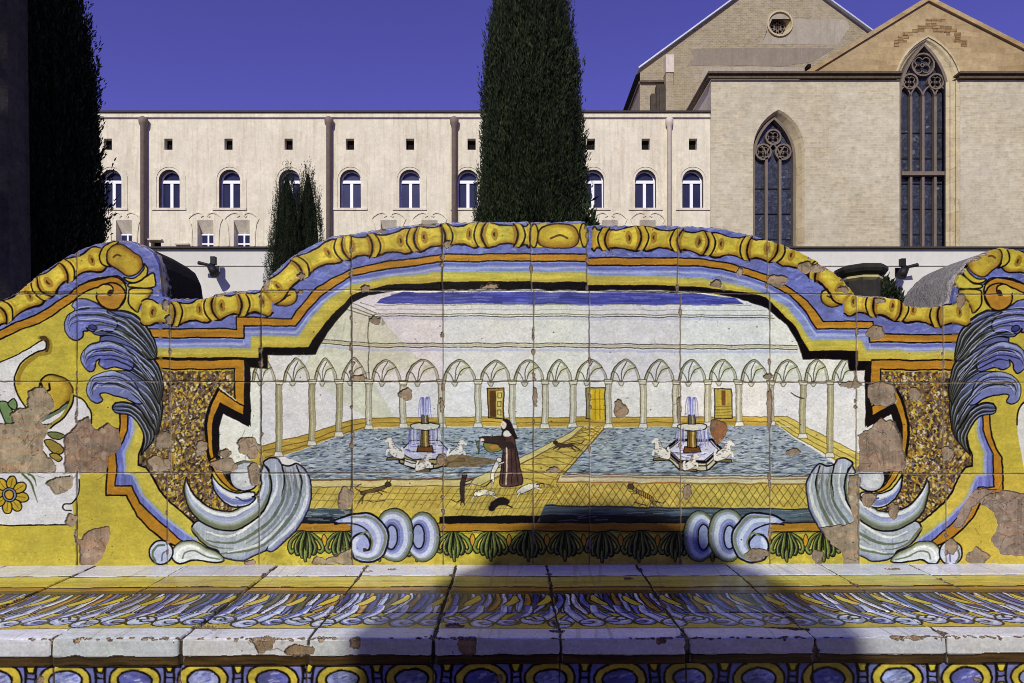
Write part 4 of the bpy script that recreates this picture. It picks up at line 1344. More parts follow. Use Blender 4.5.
    c.fill(zv([(210, 300), (240, 285), (300, 300), (300, 330), (250, 350), (215, 340)]), (206, 178, 70), True)
    c.line(zv([(210, 300), (250, 280), (295, 292), (300, 325), (270, 340)]), 1.6, OC, sm=True)
    c.ell(*zv([(285, 330)])[0], 2.6, 3.4, (44, 28, 22), rot=.4)
    # beads of the border
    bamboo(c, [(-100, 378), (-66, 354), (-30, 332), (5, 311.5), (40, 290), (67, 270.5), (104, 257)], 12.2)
    q = zv([(270, 100), (300, 65), (350, 58), (400, 90), (455, 130), (465, 180), (430, 220), (380, 232), (330, 200), (275, 160)])
    rg = zv([(225, 120), (245, 70), (300, 40), (330, 45), (275, 100), (270, 160), (290, 185), (240, 165)])
    c.fill(rg, (196, 172, 58), True, out=1.5)
    rg = zv([(365, 245), (420, 245), (470, 200), (475, 165), (495, 195), (490, 230), (440, 268), (390, 270)])
    c.fill(rg, (196, 172, 58), True, out=1.5)
    c.fill(zv([(390, 280), (440, 272), (490, 235), (530, 215), (540, 250), (535, 300), (400, 300)]), (204, 184, 70), True, out=1.5)
    c.fill(zv([(405, 310), (525, 312), (500, 360), (455, 400), (440, 440), (395, 400), (390, 350)]), (200, 176, 62), True, out=1.6)
    c.shade(zv([(405, 310), (525, 312), (500, 360), (455, 400), (440, 440), (395, 400), (390, 350)]), -2.5, -1, (140, 100, 34), .7, 2, True)
    c.fill(q, (190, 160, 56), True, out=1.6)
    c.shade(q, -3.2, 2, (138, 92, 32), .8, 2, True)
    c.shade(q, 3, -2, (138, 92, 32), .5, 2, True)
    c.line(zv([(305, 130), (325, 118), (345, 122)]), 2, (96, 62, 26), sm=True)
    if right:
        c.dy = lambda x: np.interp(x, [260, 320, 420, 560], [0, 1.5, 4, 4])
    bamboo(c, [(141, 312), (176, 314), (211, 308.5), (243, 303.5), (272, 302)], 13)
    q = [(271, 297), (274, 290), (284, 288), (295, 290), (296, 300), (288, 306), (277, 305)]
    c.fill(q, (190, 160, 54), True, out=1.7)
    c.shade(q, 0, -3, (130, 86, 30), .8, 2, True)
    c.line([(279, 296), (285, 297), (290, 295)], 1.8, (70, 44, 22), sm=True)
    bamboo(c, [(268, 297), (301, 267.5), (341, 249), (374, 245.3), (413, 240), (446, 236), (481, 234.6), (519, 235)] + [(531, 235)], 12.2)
    c.dy = None
    volutes(c)


def paint_back():
    c = Canvas(-168, 214, 1292, 570, 4, (194, 174, 68))
    c.rgb *= (1 + .06 * c.N['b'] + .03 * c.N['h'])[..., None]
    cloister_scene(c)
    mouldings(c)
    for right in (False, True):
        c.mir = CX2 if right else None
        side_panels(c, right)
    c.mir = None
    # middle bead
    m = zz([(95, 90), (108, 60), (160, 46), (215, 55), (234, 90), (218, 124), (162, 130), (108, 120)], 510, 210, 3.415)
    c.fill([(531, 224), (587, 224), (587, 247), (531, 247)], (198, 172, 56))
    for a in (534, 584):
        c.ell(a, 235.5, 4, 12, (190, 160, 52), out=1.4)
    c.fill(m, (192, 164, 52), True, out=1.7)
    c.shade(m, 0, -4, (140, 96, 34), .8, 2.5, True)
    c.shade(m, -4, 2, (140, 96, 34), .6, 2, True)
    c.ell(559, 234, 13, 6.5, (206, 184, 70), a=.8)
    c.line([(551, 238.5), (559, 235), (567, 238)], 2.2, (96, 64, 28), sm=True)
    wobble(c)
    glaze_age(c, [-104, -14, 76.6, 168.5, 260, 351, 442.6, 532, 588, 679, 769, 857.5, 945, 1046, 1137, 1228], [292, 381.6, 473])
    # crazing, pin-holes
    for i in range(420):
        x, y = RNG.uniform(0, 1024), RNG.uniform(225, 565)
        if RNG.random() < .6:
            c.ell(x, y, RNG.uniform(.3, .9), RNG.uniform(.3, .8), (70, 56, 50), var=0, a=.8)
        else:
            c.line([(x, y), (x + RNG.normal(0, 3), y + RNG.normal(0, 3)), (x + RNG.normal(0, 6), y + RNG.normal(0, 5))], .35, (96, 84, 76), a=.35)
    # joints between the tiles
    for y, xs in ((0, [(0, 294), (76, 294.5), (160, 294.2)]), (0, [(264, 291), (350, 290), (442, 290.4), (533, 290.6), (590, 291), (680, 292.2), (768, 293.5), (856, 294), (960, 294), (1030, 294)])):
        c.seam(xs, .8)
    for yy, off in ((381.6, 0), (473, 0)):
        p = [(-165, yy), (0, yy + .6), (76, yy + .2), (170, yy), (260, yy + .4), (350, yy), (442, yy + .2), (533, yy - .2), (590, yy), (680, yy + .4), (768, yy + .2), (858, yy + .5), (946, yy + .6), (1290, yy)]
        c.seam(p, .85)
    VS = [(-104, 300, 565), (-14, 300, 565), (1046, 250, 565), (1137, 300, 565), (1228, 340, 565), (76.6, 240, 565), (169.6, 296, 473), (167, 473, 565), (260.6, 288, 473), (259, 473, 565), (350.8, 230, 294),
          (351.6, 294, 565), (442.2, 220, 291), (443, 291, 565), (530.8, 220, 291), (533.4, 291, 565), (586.8, 220, 291), (589.4, 291, 565), (677.6, 224, 292), (680.4, 292, 565),
          (767.6, 236, 293), (770, 293, 565), (856.4, 293, 473), (859, 473, 565), (943.6, 305, 473), (946, 473, 565)]
    for x, a, b in VS:
        dark = x in (260.6, 350.8, 442.2, 351.6, 76.6)
        c.seam([(x + RNG.uniform(-.4, .4), a), (x + .2, (a + b) / 2), (x + RNG.uniform(-.4, .4), b)], 1.25 if dark else 1.0, (66, 54, 48) if dark else (104, 86, 74))
        for i in range(int((b - a) / 16)):              # nicks along the joint
            if RNG.random() < .45:
                c.chipr(x + RNG.normal(0, .6), RNG.uniform(a, b), RNG.uniform(.6, 1.6), RNG.uniform(1.2, 4.5), d=.7, rough=.6, col=(150, 126, 112))
    # broken glaze
    C = c.chip
    C([(27, 408), (28, 393), (33.7, 388), (41, 387), (48, 393), (54, 403), (52.7, 409), (38, 424), (50.5, 424), (44, 438.6), (41.7, 447), (44, 457.6), (51, 459), (56, 466), (55, 473), (-20, 473.5), (-20, 424),
       (13, 424), (9.5, 413.7), (17.6, 409)], (158, 138, 118), sm=False)
    C([(63.8, 436.8), (74.3, 428), (77.8, 421), (88.4, 416.6), (91, 426), (97, 430.6), (107.7, 423.6), (118.3, 429.8), (121, 445.6), (114.8, 453.5), (107.7, 456), (106, 472), (64.7, 472.8)], (142, 118, 104), sm=False)
    C([(47.4, 481), (71, 476), (71, 487.5), (56.7, 494), (50, 488)], (156, 138, 122))
    C([(73.8, 536), (81.7, 540), (87, 532), (105.4, 527), (109.4, 532), (105.4, 548), (95, 564), (81.7, 565), (79, 548)], (154, 128, 112))
    C([(312, 564), (316, 556), (325, 560), (336, 556), (342, 552), (350, 549), (352, 565)], (160, 140, 112), sm=False)
    C([(858.5, 434.8), (867.7, 429.5), (881, 419), (894, 421.6), (900.7, 437.4), (906, 461), (904.6, 471), (859.8, 472)], (148, 126, 112), sm=False)
    C([(870.4, 383.5), (891.4, 384), (896, 395), (894, 403), (881, 406), (870, 400)], (152, 132, 118))
    C([(982, 495.4), (1007, 490), (1026, 494), (1062, 500), (1062, 560), (1024, 556), (1002, 553.4), (991.6, 540), (999.5, 524.4), (994, 511), (981, 503)], (146, 124, 114), sm=False)
    C([(975.8, 488.8), (997, 488.8), (986, 495), (973, 506), (962.6, 527), (953.4, 525.7), (960, 511)], (148, 126, 116), sm=False)
    C([(849.4, 474.8), (857.6, 474.8), (859.5, 566), (845.8, 566), (843, 551.6), (831, 544), (821, 527), (851, 524), (855, 520.5), (848.5, 495)], (150, 132, 114), sm=False)
    for x, y, rx, ry in ((71, 520.5, 6, 7), (162, 440, 8, 9), (158, 464, 10, 9), (200.4, 448, 6, 9), (225, 454, 5.5, 5.5), (224, 466, 13, 7), (248, 446, 11, 8), (252.6, 453, 6, 7), (254.3, 474, 6, 11),
                         (405.5, 394, 6.8, 6), (375.4, 320.7, 6, 4), (619.8, 409, 7.5, 9), (793, 452, 7, 4), (359, 378, 8, 3), (535, 397, 2.2, 9), (490, 286, 10, 2.6), (344.8, 498, 8, 12), (978, 556, 11, 9),
                         (952, 545.5, 6, 8), (868.6, 498.6, 7, 7), (894, 511, 5, 9), (818, 557, 6, 9), (915, 394, 6, 7), (948, 453, 6, 8), (757, 554, 12, 7), (875.6, 331.5, 10, 7), (778, 280, 9, 7), (716, 283, 6, 4),
                         (740, 271.5, 3, 4), (805.7, 267, 7, 6), (818, 268, 7, 5), (843.7, 289, 6, 3), (447, 243.7, 4, 4), (380, 230.5, 5, 2), (426.6, 224.6, 8, 1.8), (365, 288.5, 5, 3), (301, 275.6, 4, 3),
                         (266, 284, 4, 6), (852, 384, 12, 3), (441, 460, 4, 6), (553, 470, 6, 2.5), (687, 492, 5, 7), (165, 305, 3, 6), (168, 320, 3, 5), (770, 410, 2.2, 24), (769, 376, 4, 3), (441.5, 405, 2, 7),
                         (679, 410, 2, 12), (95, 571, 8, 3), (250, 563, 5, 3), (880, 300, 6, 3), (961, 300, 4, 8), (240, 292, 6, 2), (300, 292, 3, 2), (220, 294, 4, 2.5)):
        c.chipr(x, y, rx, ry, rough=.9)
    c.chipr(718, 429.5, 9, 12, col=(134, 92, 66), rough=.8, d=.5)
    # worn top arris
    for i in range(260):
        x = RNG.uniform(-150, 1270)
        y = np.interp(x, SILX, SILY)
        c.chipr(x, y + RNG.uniform(-.6, .9), RNG.uniform(1, 4.5), RNG.uniform(.5, 1.5), rough=.6, d=.6, col=(164, 146, 136))
    c.down()
    return c


def paint_seat():
    """unrolled seat: x in back-plane pixels, v from the back (0) over the nosing (232)"""
    c = Canvas(-170, 0, 1294, 236, 3, (200, 178, 66))
    c.tone = 1.07
    c.rgb *= (1 + .07 * c.N['h'])[..., None]
    R = lambda a, b, col, **k: c.fill([(-170, a), (1294, a), (1294, b), (-170, b)], col, tex='h', **k)
    R(0, 40, (208, 206, 220), var=.03)
    R(44, 78, (190, 170, 74), var=.12)
    R(46, 58, (200, 186, 96), var=.08)
    R(79, 97, (164, 120, 48), var=.16)
    R(88, 98, (92, 74, 40), var=.14)
    for v, w in ((42, 3.4), (78.5, 2.2), (98, 1.6)):
        c.line([(-170, v), (1294, v)], w, (44, 34, 30))
    R(99, 152, (98, 100, 160), var=.2)
    R(150, 188, (190, 166, 62), var=.12)
    K_ = (18, 14, 20)
    lb, mb, db, oc, ol, wh = (164, 172, 212), (104, 110, 184), (58, 56, 128), (178, 130, 44), (92, 86, 52), (214, 216, 228)
    wob = lambda a: RNG.uniform(-a, a)
    cols = [wh, mb, ol, lb, db, oc, lb, mb, wh, ol, mb, oc]
    for sg in (-1, 1):
        for i in range(13):
            u0 = 561.5 + sg * (i * 60 + 3)
            # upper fan: long leaf ribs side by side
            for j in range(9):
                o = u0 + sg * j * 6.8 + wob(.8)
                b_ = sg * (5 + 5 * math.sin(j * .75))
                p = [(o, 99), (o - sg * .5, 114), (o + b_ * .35, 132), (o + b_ * 1.2, 150 + wob(5))]
                c.line(p, 8.6, K_, sm=True, taper=(.65, .9, 1.0, .75))
                c.line(p, 5.0, cols[(j + 5 * i) % 12], sm=True, taper=(.5, .85, 1.0, .6), var=.2)
                c.line(np.array(p) + (1.1 * sg, 0), 1.2, (56, 52, 116), sm=True, taper=(.2, 1, 1, .3), a=.55)
            # yellow eyes with a black edge
            for du, v0 in ((16, 103), (44, 106)):
                L = [(u0 + sg * du, v0), (u0 + sg * (du + 1), v0 + 11), (u0 + sg * (du + 6), v0 + 22), (u0 + sg * (du + 10), v0 + 27)]
                c.line(L, 10.5, K_, sm=True, taper=(.5, 1, .9, .3))
                c.line(L, 7.0, (206, 180, 62), sm=True, taper=(.45, 1, .85, .2))
            # front: curling leaf tips over the yellow ground
            for du, ve, rr, cc in ((42, 172, 9.5, mb), (22, 168, 11.5, lb), (2, 174, 10.5, lb)):
                o = u0 + sg * du
                e = [(o - sg * 9, 132), (o - sg * 8, 146), (o - sg * 3, 158), (o + sg * 4, ve)]
                c.line(e, 15, K_, sm=True, taper=(.4, .7, .9, 1.0))
                c.line(e, 11.4, cc, sm=True, taper=(.35, .68, .9, 1.0), var=.2)
                c.line(np.array(e) - (sg * 2.2, 0), 3.0, wh, sm=True, taper=(.3, .8, 1, .6), a=.9)
                c.line(np.array(e) + (sg * 2.6, 0), 2.2, db, sm=True, taper=(.3, .8, 1, .6), a=.85)
                x_, y_ = o + sg * (8 + wob(1)), ve + wob(1.5)
                c.ell(x_, y_, rr, rr * .95, K_)
                c.ell(x_, y_, rr - 2, rr * .95 - 2, cc, var=.2)
                c.line([(x_ - sg * rr * .55, y_ - rr * .45), (x_ + sg * rr * .1, y_ - rr * .6), (x_ + sg * rr * .5, y_ - rr * .05), (x_ + sg * rr * .1, y_ + rr * .45)], rr * .3, wh, sm=True, taper=(.4, 1, 1, .4), a=.9)
                c.line([(x_ - sg * rr * .8, y_ + rr * .1), (x_ - sg * rr * .15, y_ + rr * .2), (x_ + sg * rr * .1, y_ - rr * .15), (x_ - sg * rr * .3, y_ - rr * .25)], 2.0, K_, sm=True, taper=(1, 1, .8, .5))
                c.line([(o - sg * 4, 136), (o - sg * 1, 150), (o + sg * 4, 160)], 2.2, (oc, ol)[du % 4 // 2], sm=True, taper=(.5, 1, .3), a=.9)
            b = u0 + sg * 27
            c.line([(b, 166), (b + sg * 4, 160), (b + sg * 9, 161), (b + sg * 9, 166), (b + sg * 5, 167)], 2.2, K_, sm=True)
    R(186.5, 191, (90, 70, 44), var=.15)
    c.line([(-170, 187), (1294, 187)], 2.2, (30, 22, 24))
    R(191.5, 211, (208, 207, 222), var=.03)
    R(211, 222, (178, 177, 186), var=.04)
    c.line([(-170, 211), (1294, 211)], 1.6, (224, 222, 230), a=.6)  # highlight painted along the arris of the nosing
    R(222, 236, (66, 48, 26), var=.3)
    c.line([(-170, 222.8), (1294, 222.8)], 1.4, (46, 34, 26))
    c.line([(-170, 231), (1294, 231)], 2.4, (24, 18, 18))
    wobble(c, .9)
    JX = [547 + i * 90.3 + (2 if i == -2 else 0) + RNG.uniform(-2, 2) for i in range(-7, 9)]
    glaze_age(c, JX, [150])
    # joints
    for k_, x in enumerate(JX):
        dk = k_ in (4, 5, 6, 7, 8)
        c.seam([(x, 0), (x + 1, 60), (x - .5, 120), (x + .6, 190), (x, 236)], 2.2 if dk else 1.4, (38, 30, 28))
        for k in range(6):
            if RNG.random() < .7:
                c.chipr(x + RNG.normal(0, 1), RNG.uniform(0, 226), RNG.uniform(1, 2.6), RNG.uniform(2, 7), d=.8, col=(112, 92, 78))
    c.seam([(-170, 149), (1294, 150)], 1.0, (54, 44, 46))
    # chips along the nosing
    for x, v, rx, ry in ((337, 214, 8, 7), (361, 219, 10, 3.4), (401, 214, 4, 4), (617, 214, 3, 2), (480, 216, 8, 7), (545, 197, 6, 3), 
                         (711, 189, 14, 4), (722, 194, 7, 3), (786, 212, 5, 2.4), (798, 212, 6, 2.4), (285, 186, 9, 6), (468, 181, 7, 6), (620, 52, 5, 5), (882, 20, 7, 4), (372, 26, 6, 4),
                         (395, 18, 4, 3), (205, 213, 2, 1.4)):
        c.chipr(x, v, rx, ry, col=(134, 108, 84), rough=.9)
    for i in range(230):
        x = RNG.uniform(-160, 1280) if i % 2 else RNG.choice((250, 330, 370, 470, 640, 700, 800, 840)) + RNG.normal(0, 14)
        c.chipr(x, 211.5 + RNG.normal(0, .9), RNG.uniform(.4, 2.2), RNG.uniform(.3, .9), d=.5, rough=.5, col=(146, 122, 104) if i % 3 else (84, 70, 62))
    for i in range(420):
        c.ell(RNG.uniform(-160, 1280), RNG.uniform(0, 226), RNG.uniform(.3, .9), RNG.uniform(.3, .8), (78, 62, 54), var=0, a=.7)
    for i in range(60):                                # grime along the arris and the back edge
        x = RNG.uniform(-160, 1280)
        c.line([(x, RNG.choice((211, 1.5))), (x + RNG.uniform(5, 30), RNG.choice((211, 1.5)) * 0 + (211 if i % 2 else 1.0))], RNG.uniform(1, 2.5), (128, 112, 104), a=.22)
    c.crisp(.6)
    return c


def paint_front():
    """riser below the seat: x in back-plane pixels, y downwards from the nosing"""
    c = Canvas(-170, 0, 1294, 180, 2.5, (206, 184, 62))
    c.rgb *= (1 + .06 * c.N['b'])[..., None]
    c.fill([(-170, 0), (1294, 0), (1294, 44), (-170, 44)], (112, 114, 178), var=.2)
    for i in range(-14, 17):
        x = 561.5 + 27.5 + i * 49.5
        for s in (-1, 1):
            c.line([(x + s * 24.75 - s * 4.5, -2), (x + s * 24.75 - s * 3.2, 9), (x + s * 24.75 - s * 4.5, 22)], 1.8, OC, sm=True)
        c.fill([(x + 24.75 - 4, -1), (x + 24.75 + 4, -1), (x + 24.75 + 1.6, 6), (x + 24.75 - 1.6, 6)], (206, 184, 62), out=1.3)
        c.fill([(x + 24.75 - 5, 24), (x + 24.75 + 5, 24), (x + 24.75 + 1.6, 14), (x + 24.75 - 1.6, 14)], (206, 184, 62), out=1.3)
        c.line([(x + 21, 9.8), (x + 28.5, 9.8)], 1.2, OC)
        c.ell(x + RNG.uniform(-.6, .6), 10.8, 18.2, 12.2, (194, 170, 62), out=1.6, var=.16)
        dk = (i * 7) % 5 < 2
        c.ell(x, 11.0, 11.8, 7.0, (96, 98, 170) if dk else (146, 152, 204), out=1.6, var=.3)
        for k in range(16):
            a, b = x + RNG.uniform(-8, 8), 10.8 + RNG.uniform(-4, 4)
            c.line([(a, b), (a + 3, b - 1)], .9, ((84, 88, 180), (208, 212, 236), (64, 66, 150))[k % 3], a=.6)
    c.fill([(-170, 24), (1294, 24), (1294, 32), (-170, 32)], OCH, tex='h', out=1.6)
    c.fill([(-170, 34), (1294, 34), (1294, 170), (-170, 170)], (206, 190, 84), var=.1)
    for i in range(-9, 12):
        x = 561.5 + 45 + i * 90
        c.ell(x, 96, 30, 40, (222, 220, 226), out=2)
        for k in range(6):
            a = k * math.pi / 3
            c.ell(x + 13 * math.cos(a), 96 + 16 * math.sin(a), 8, 6, (112, 120, 196), rot=a, out=1.4)
        c.ell(x, 96, 6, 7, (200, 150, 50), out=1.4)
    wobble(c, .8)
    glaze_age(c, [547 + i * 90.3 for i in range(-8, 9)], [86])
    for i in range(-9, 10):
        x = 547 + i * 90.3 - 1
        c.seam([(x, 0), (x + .5, 180)], 1.2, (60, 48, 42))
        for k in range(3):
            c.chipr(x + RNG.normal(0, .8), RNG.uniform(0, 150), RNG.uniform(1, 2), RNG.uniform(2, 6), d=.8, col=(140, 114, 96))
    c.seam([(-170, 86), (1294, 86)], .9)
    for i in range(60):
        c.chipr(RNG.uniform(-160, 1280), RNG.uniform(0, 170), RNG.uniform(.8, 3), RNG.uniform(.8, 2.4), d=.6, rough=.6)
    return c
# ---------------------------------------------------------------- the setting
M_PINK = plaster('pale_plaster', (236, 227, 200), (186, 166, 134), .5, streak=.55, bscale=10, var=.14)
M_SHADE = plaster('shaded_window_reveal', (120, 108, 96), (84, 74, 66), 2, streak=.3, var=.15)  # shade of the window reveals put into a darker plaster colour
M_WHITE = plaster('white_plaster', (216, 213, 203), (190, 184, 174), .4, streak=.2, bscale=10, var=.05)
M_TRIM = plaster('trim_plaster', (220, 206, 190), (170, 152, 136), .8, streak=.4, var=.12)
M_STONE = masonry('grey_tuff_masonry', (204, 194, 164), (186, 174, 144), (202, 192, 164), .42, .13, .02, (206, 198, 176), .7)
M_TUFF = masonry('yellow_tuff_masonry', (186, 162, 118), (162, 138, 98), (164, 146, 112), .9, .3, .015, (192, 172, 134), .5)
M_TUFF2 = masonry('brown_tuff_masonry', (166, 152, 122), (142, 130, 102), (172, 160, 136), .3, .12, .02, (168, 158, 134), .6)
M_JAMB = masonry('carved_yellow_stone', (206, 192, 154), (194, 178, 138), (168, 152, 120), 2.0, .8, .015, (204, 190, 156), .4)
M_CORN = plaster('weathered_stone_cornice', (112, 98, 80), (56, 48, 42), 1.5, streak=.5, var=.25)
M_TRAC = plaster('tracery_stone', (134, 120, 106), (92, 80, 70), 2, streak=.4, var=.2)
M_DARK = plain('dark_coping_tile', (64, 58, 54), .9)
M_LEAD = plain('dark_opening', (26, 22, 20), .9, spec=.1)
M_WFRAME = plain('white_painted_wood', (240, 240, 242), .5, var=.04)
M_GLASS = plain('window_glass', (44, 46, 66), .12, var=.25, scale=.8, spec=.5)
_nt = M_GLASS.node_tree
_b = _nt.nodes['Principled BSDF']
_src = _b.inputs['Base Color'].links[0].from_socket
_r = ramp(_nt, nd(_nt, 'ShaderNodeObjectInfo').outputs['Random'], [(0, (.55, .55, .6, 1)), (.6, (1, 1, 1, 1)), (1, (2.2, 2.1, 1.9, 1))])
_nt.links.new(mix(_nt, 1.0, _src, _r, 'MULTIPLY'), _b.inputs['Base Color'])
M_PIPE = plain('brown_painted_pipe', (122, 106, 94), .7, var=.2)
M_PIPE2 = plain('cream_painted_pipe', (206, 192, 176), .7, var=.1)
M_IRON = plain('black_iron', (30, 28, 30), .6, .3)


def leaded_glass():
    m, nt, b = nodes('leaded_glass')
    g = nd(nt, 'ShaderNodeNewGeometry').outputs['Position']
    v = nd(nt, 'ShaderNodeTexVoronoi')
    v.inputs['Scale'].default_value = 5.5
    nt.links.new(g, v.inputs['Vector'])
    col = ramp(nt, v.outputs['Color'], [(.1, srgb((34, 38, 46))), (.5, srgb((66, 72, 82))), (.8, srgb((44, 48, 60))), (1, srgb((120, 122, 126)))])
    v2 = nd(nt, 'ShaderNodeTexVoronoi', feature='DISTANCE_TO_EDGE')
    v2.inputs['Scale'].default_value = 5.5
    nt.links.new(g, v2.inputs['Vector'])
    col = mix(nt, ramp(nt, v2.outputs['Distance'], [(.02, (1, 1, 1, 1)), (.09, (0, 0, 0, 1))]), col, srgb((34, 34, 42)))
    nt.links.new(col, b.inputs['Base Color'])
    b.inputs['Roughness'].default_value = .35
    bump(nt, v.outputs['Distance'], b, .5, .02)
    return m


M_LGLASS = leaded_glass()


def ground_mat():
    m, nt, b = nodes('lawn_and_soil')
    g = nd(nt, 'ShaderNodeNewGeometry').outputs['Position']
    c = ramp(nt, noise(nt, g, 6, 8, .7), [(.3, srgb((58, 66, 38))), (.5, srgb((84, 92, 52))), (.7, srgb((112, 100, 72)))])
    nt.links.new(c, b.inputs['Base Color'])
    b.inputs['Roughness'].default_value = 1
    bump(nt, noise(nt, g, 40, 6, .7), b, .6, .05)
    return m


bm = bmesh.new()
bmesh.ops.create_grid(bm, x_segments=2, y_segments=2, size=1200)
tag(fin('ground', bm, ground_mat()), kind='structure')
M_PATH = masonry('path_paving', (150, 140, 128), (132, 124, 112), (100, 92, 84), .4, .4, .012, (160, 150, 136), .4)
bm = bmesh.new()
box(bm, -30, 30, -6, .9, -.2, .05)
tag(fin('garden_path', bm, M_PATH), kind='structure')

# --- convent wing ------------------------------------------------------------
YW = 32.0
SW = (YW + D0) / F
ax = lambda px: (px - 512) * SW
az = lambda py: CZ + (HZ - py) * SW
wing = empty('convent_wing', (ax(400), YW, 0), 'long pale plastered convent wing with a row of arched windows', 'building')
WX = [51, 111, 169.2, 229.6, 289.5, 350.4, 409.8, 467.6, 531, 593.4, 645.5, 692.8]
VR = 4.1
VX = [48, 107.8, 168.4, 228.5, 288.6, 350, 410, 471.6, 532, 591, 645.7, 693]
LX = [124, 205.4, 241.7, 388.6, 429.6, 609.7, 647.6]
outer = rect(ax(-330), ax(710.5), -.5, az(113))
arch = [round_arch(ax(x), 21 * SW, az(208), az(169.5), 13) for x in WX]
vent = [rect(ax(x - VR), ax(x + VR), az(149.8), az(138.6)) for x in VX]
low = [rect(ax(x - 8), ax(x + 8), az(258), az(220)) for x in LX]
slot = [rect(ax(x - 5), ax(x + 5), az(258), az(y)) for x, y in ((156, 241), (183, 245.5), (279, 245.5))]
bm = bmesh.new()
poly_face(bm, [outer] + arch + vent + low + slot, YW)
for l in vent:
    reveal(bm, l, l, YW, YW + .4)
for l in slot:
    reveal(bm, l, l, YW, YW + .4)
for l in low:                                   # splayed hood above each lower window
    (x0, z0), (x1, _), (_, z1), _ = l
    zm = z1 - 12 * SW
    a = [bm.verts.new(p) for p in ((x0, YW, z1), (x1, YW, z1), (x1, YW + .42, zm), (x0, YW + .42, zm), (x0, YW, zm), (x1, YW, zm), (x0, YW, z0), (x1, YW, z0), (x1, YW + .42, z0), (x0, YW + .42, z0))]
    for f in ((0, 1, 2, 3), (0, 3, 4), (1, 5, 2), (4, 3, 9, 6), (5, 7, 8, 2)):
        bm.faces.new([a[i] for i in f])
# returns and roof
v = [bm.verts.new(p) for p in ((ax(-330), YW, -.5), (ax(-330), YW + 12, -.5), (ax(-330), YW + 12, az(113)), (ax(-330), YW, az(113)), (ax(710.5), YW, az(113)), (ax(710.5), YW + 12, az(113)))]
bm.faces.new(v[:4])
bm.faces.new((v[3], v[2], v[5], v[4]))
fin('wall', bm, M_PINK, wing)
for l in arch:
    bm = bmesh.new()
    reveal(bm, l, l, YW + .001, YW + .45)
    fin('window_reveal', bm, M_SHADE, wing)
bm = bmesh.new()
box(bm, ax(-332), ax(710), YW - .14, YW + .3, az(113.4), az(111.6))
fin('coping', bm, M_DARK, wing)
bm = bmesh.new()
box(bm, ax(-332), ax(710), YW - .07, YW - .003, az(117.0), az(113.5))
box(bm, ax(-332), ax(710), YW - .1, YW - .003, az(118.0), az(117.1))
fin('cornice', bm, M_PINK, wing)

wsrc = {}
for n_, (x, l) in enumerate(zip(WX, arch)):
    cx = ax(x)
    if not wsrc:
        bm = bmesh.new()
        a = round_arch(0, 24 * SW, 0, 0, 13)
        o_ = round_arch(0, 29.5 * SW, az(208.6) - az(208), (208 - 165) * SW, 17)
        sweep(bm, o_[1:] + o_[:1], 4 * SW, -.03, .002)
        box(bm, -17 * SW, 17 * SW, -.06, .002, -2.2 * SW, -.1 * SW)
        sur = fin('surround', bm, M_PINK)
        bm = bmesh.new()
        i_ = round_arch(0, 20.2 * SW, .3 * SW, 38.3 * SW, 13)
        sweep(bm, i_, 2 * SW, .28, .35, True)
        box(bm, -1.5 * SW, 1.5 * SW, .265, .35, .5 * SW, 27 * SW)
        box(bm, -9.6 * SW, 9.6 * SW, .26, .355, 26.2 * SW, 29.2 * SW)
        for s in (-1, 1):
            box(bm, s * 5.4 * SW - 4 * SW, s * 5.4 * SW + 4 * SW, .29, .345, .5 * SW, 2 * SW)
        fr = fin('frame', bm, M_WFRAME)
        bm = bmesh.new()
        poly_face(bm, [round_arch(0, 20.8 * SW, .1 * SW, 38.4 * SW, 13)], .33)
        pane = fin('pane', bm, M_GLASS)
        wsrc = {'s': sur, 'f': fr, 'p': pane}
        first = True
    else:
        first = False
    f_ = wsrc['f'] if first else wsrc['f'].copy()
    s_ = wsrc['s'] if first else wsrc['s'].copy()
    p_ = wsrc['p'] if first else wsrc['p'].copy()
    f_.name, s_.name, p_.name = 'window', 'window_surround', 'pane'
    f_.parent = wing
    f_.location = Vector((cx, YW, az(208))) - wing.location
    s_.parent = p_.parent = f_
    if not first:
        for o in (f_, s_, p_):
            COL.objects.link(o)
for l in vent:
    bm = bmesh.new()
    x0, x1, z0, z1 = l[0][0], l[1][0], l[0][1], l[2][1]
    box(bm, x0, x1, YW + .3, YW + .36, z0, z1)
    fin('vent', bm, M_LEAD, wing)
for l in slot:
    bm = bmesh.new()
    x0, x1, z0, z1 = l[0][0], l[1][0], l[0][1], l[2][1]
    box(bm, x0, x1, YW + .33, YW + .38, z0, z1)
    fin('slot_opening', bm, M_LEAD, wing)
    bm = bmesh.new()
    box(bm, x0 - 2 * SW, x1 + 2 * SW, YW - .16, YW - .003, z1 + .2 * SW, z1 + 1.6 * SW)
    fin('slot_hood', bm, M_TRIM, wing)
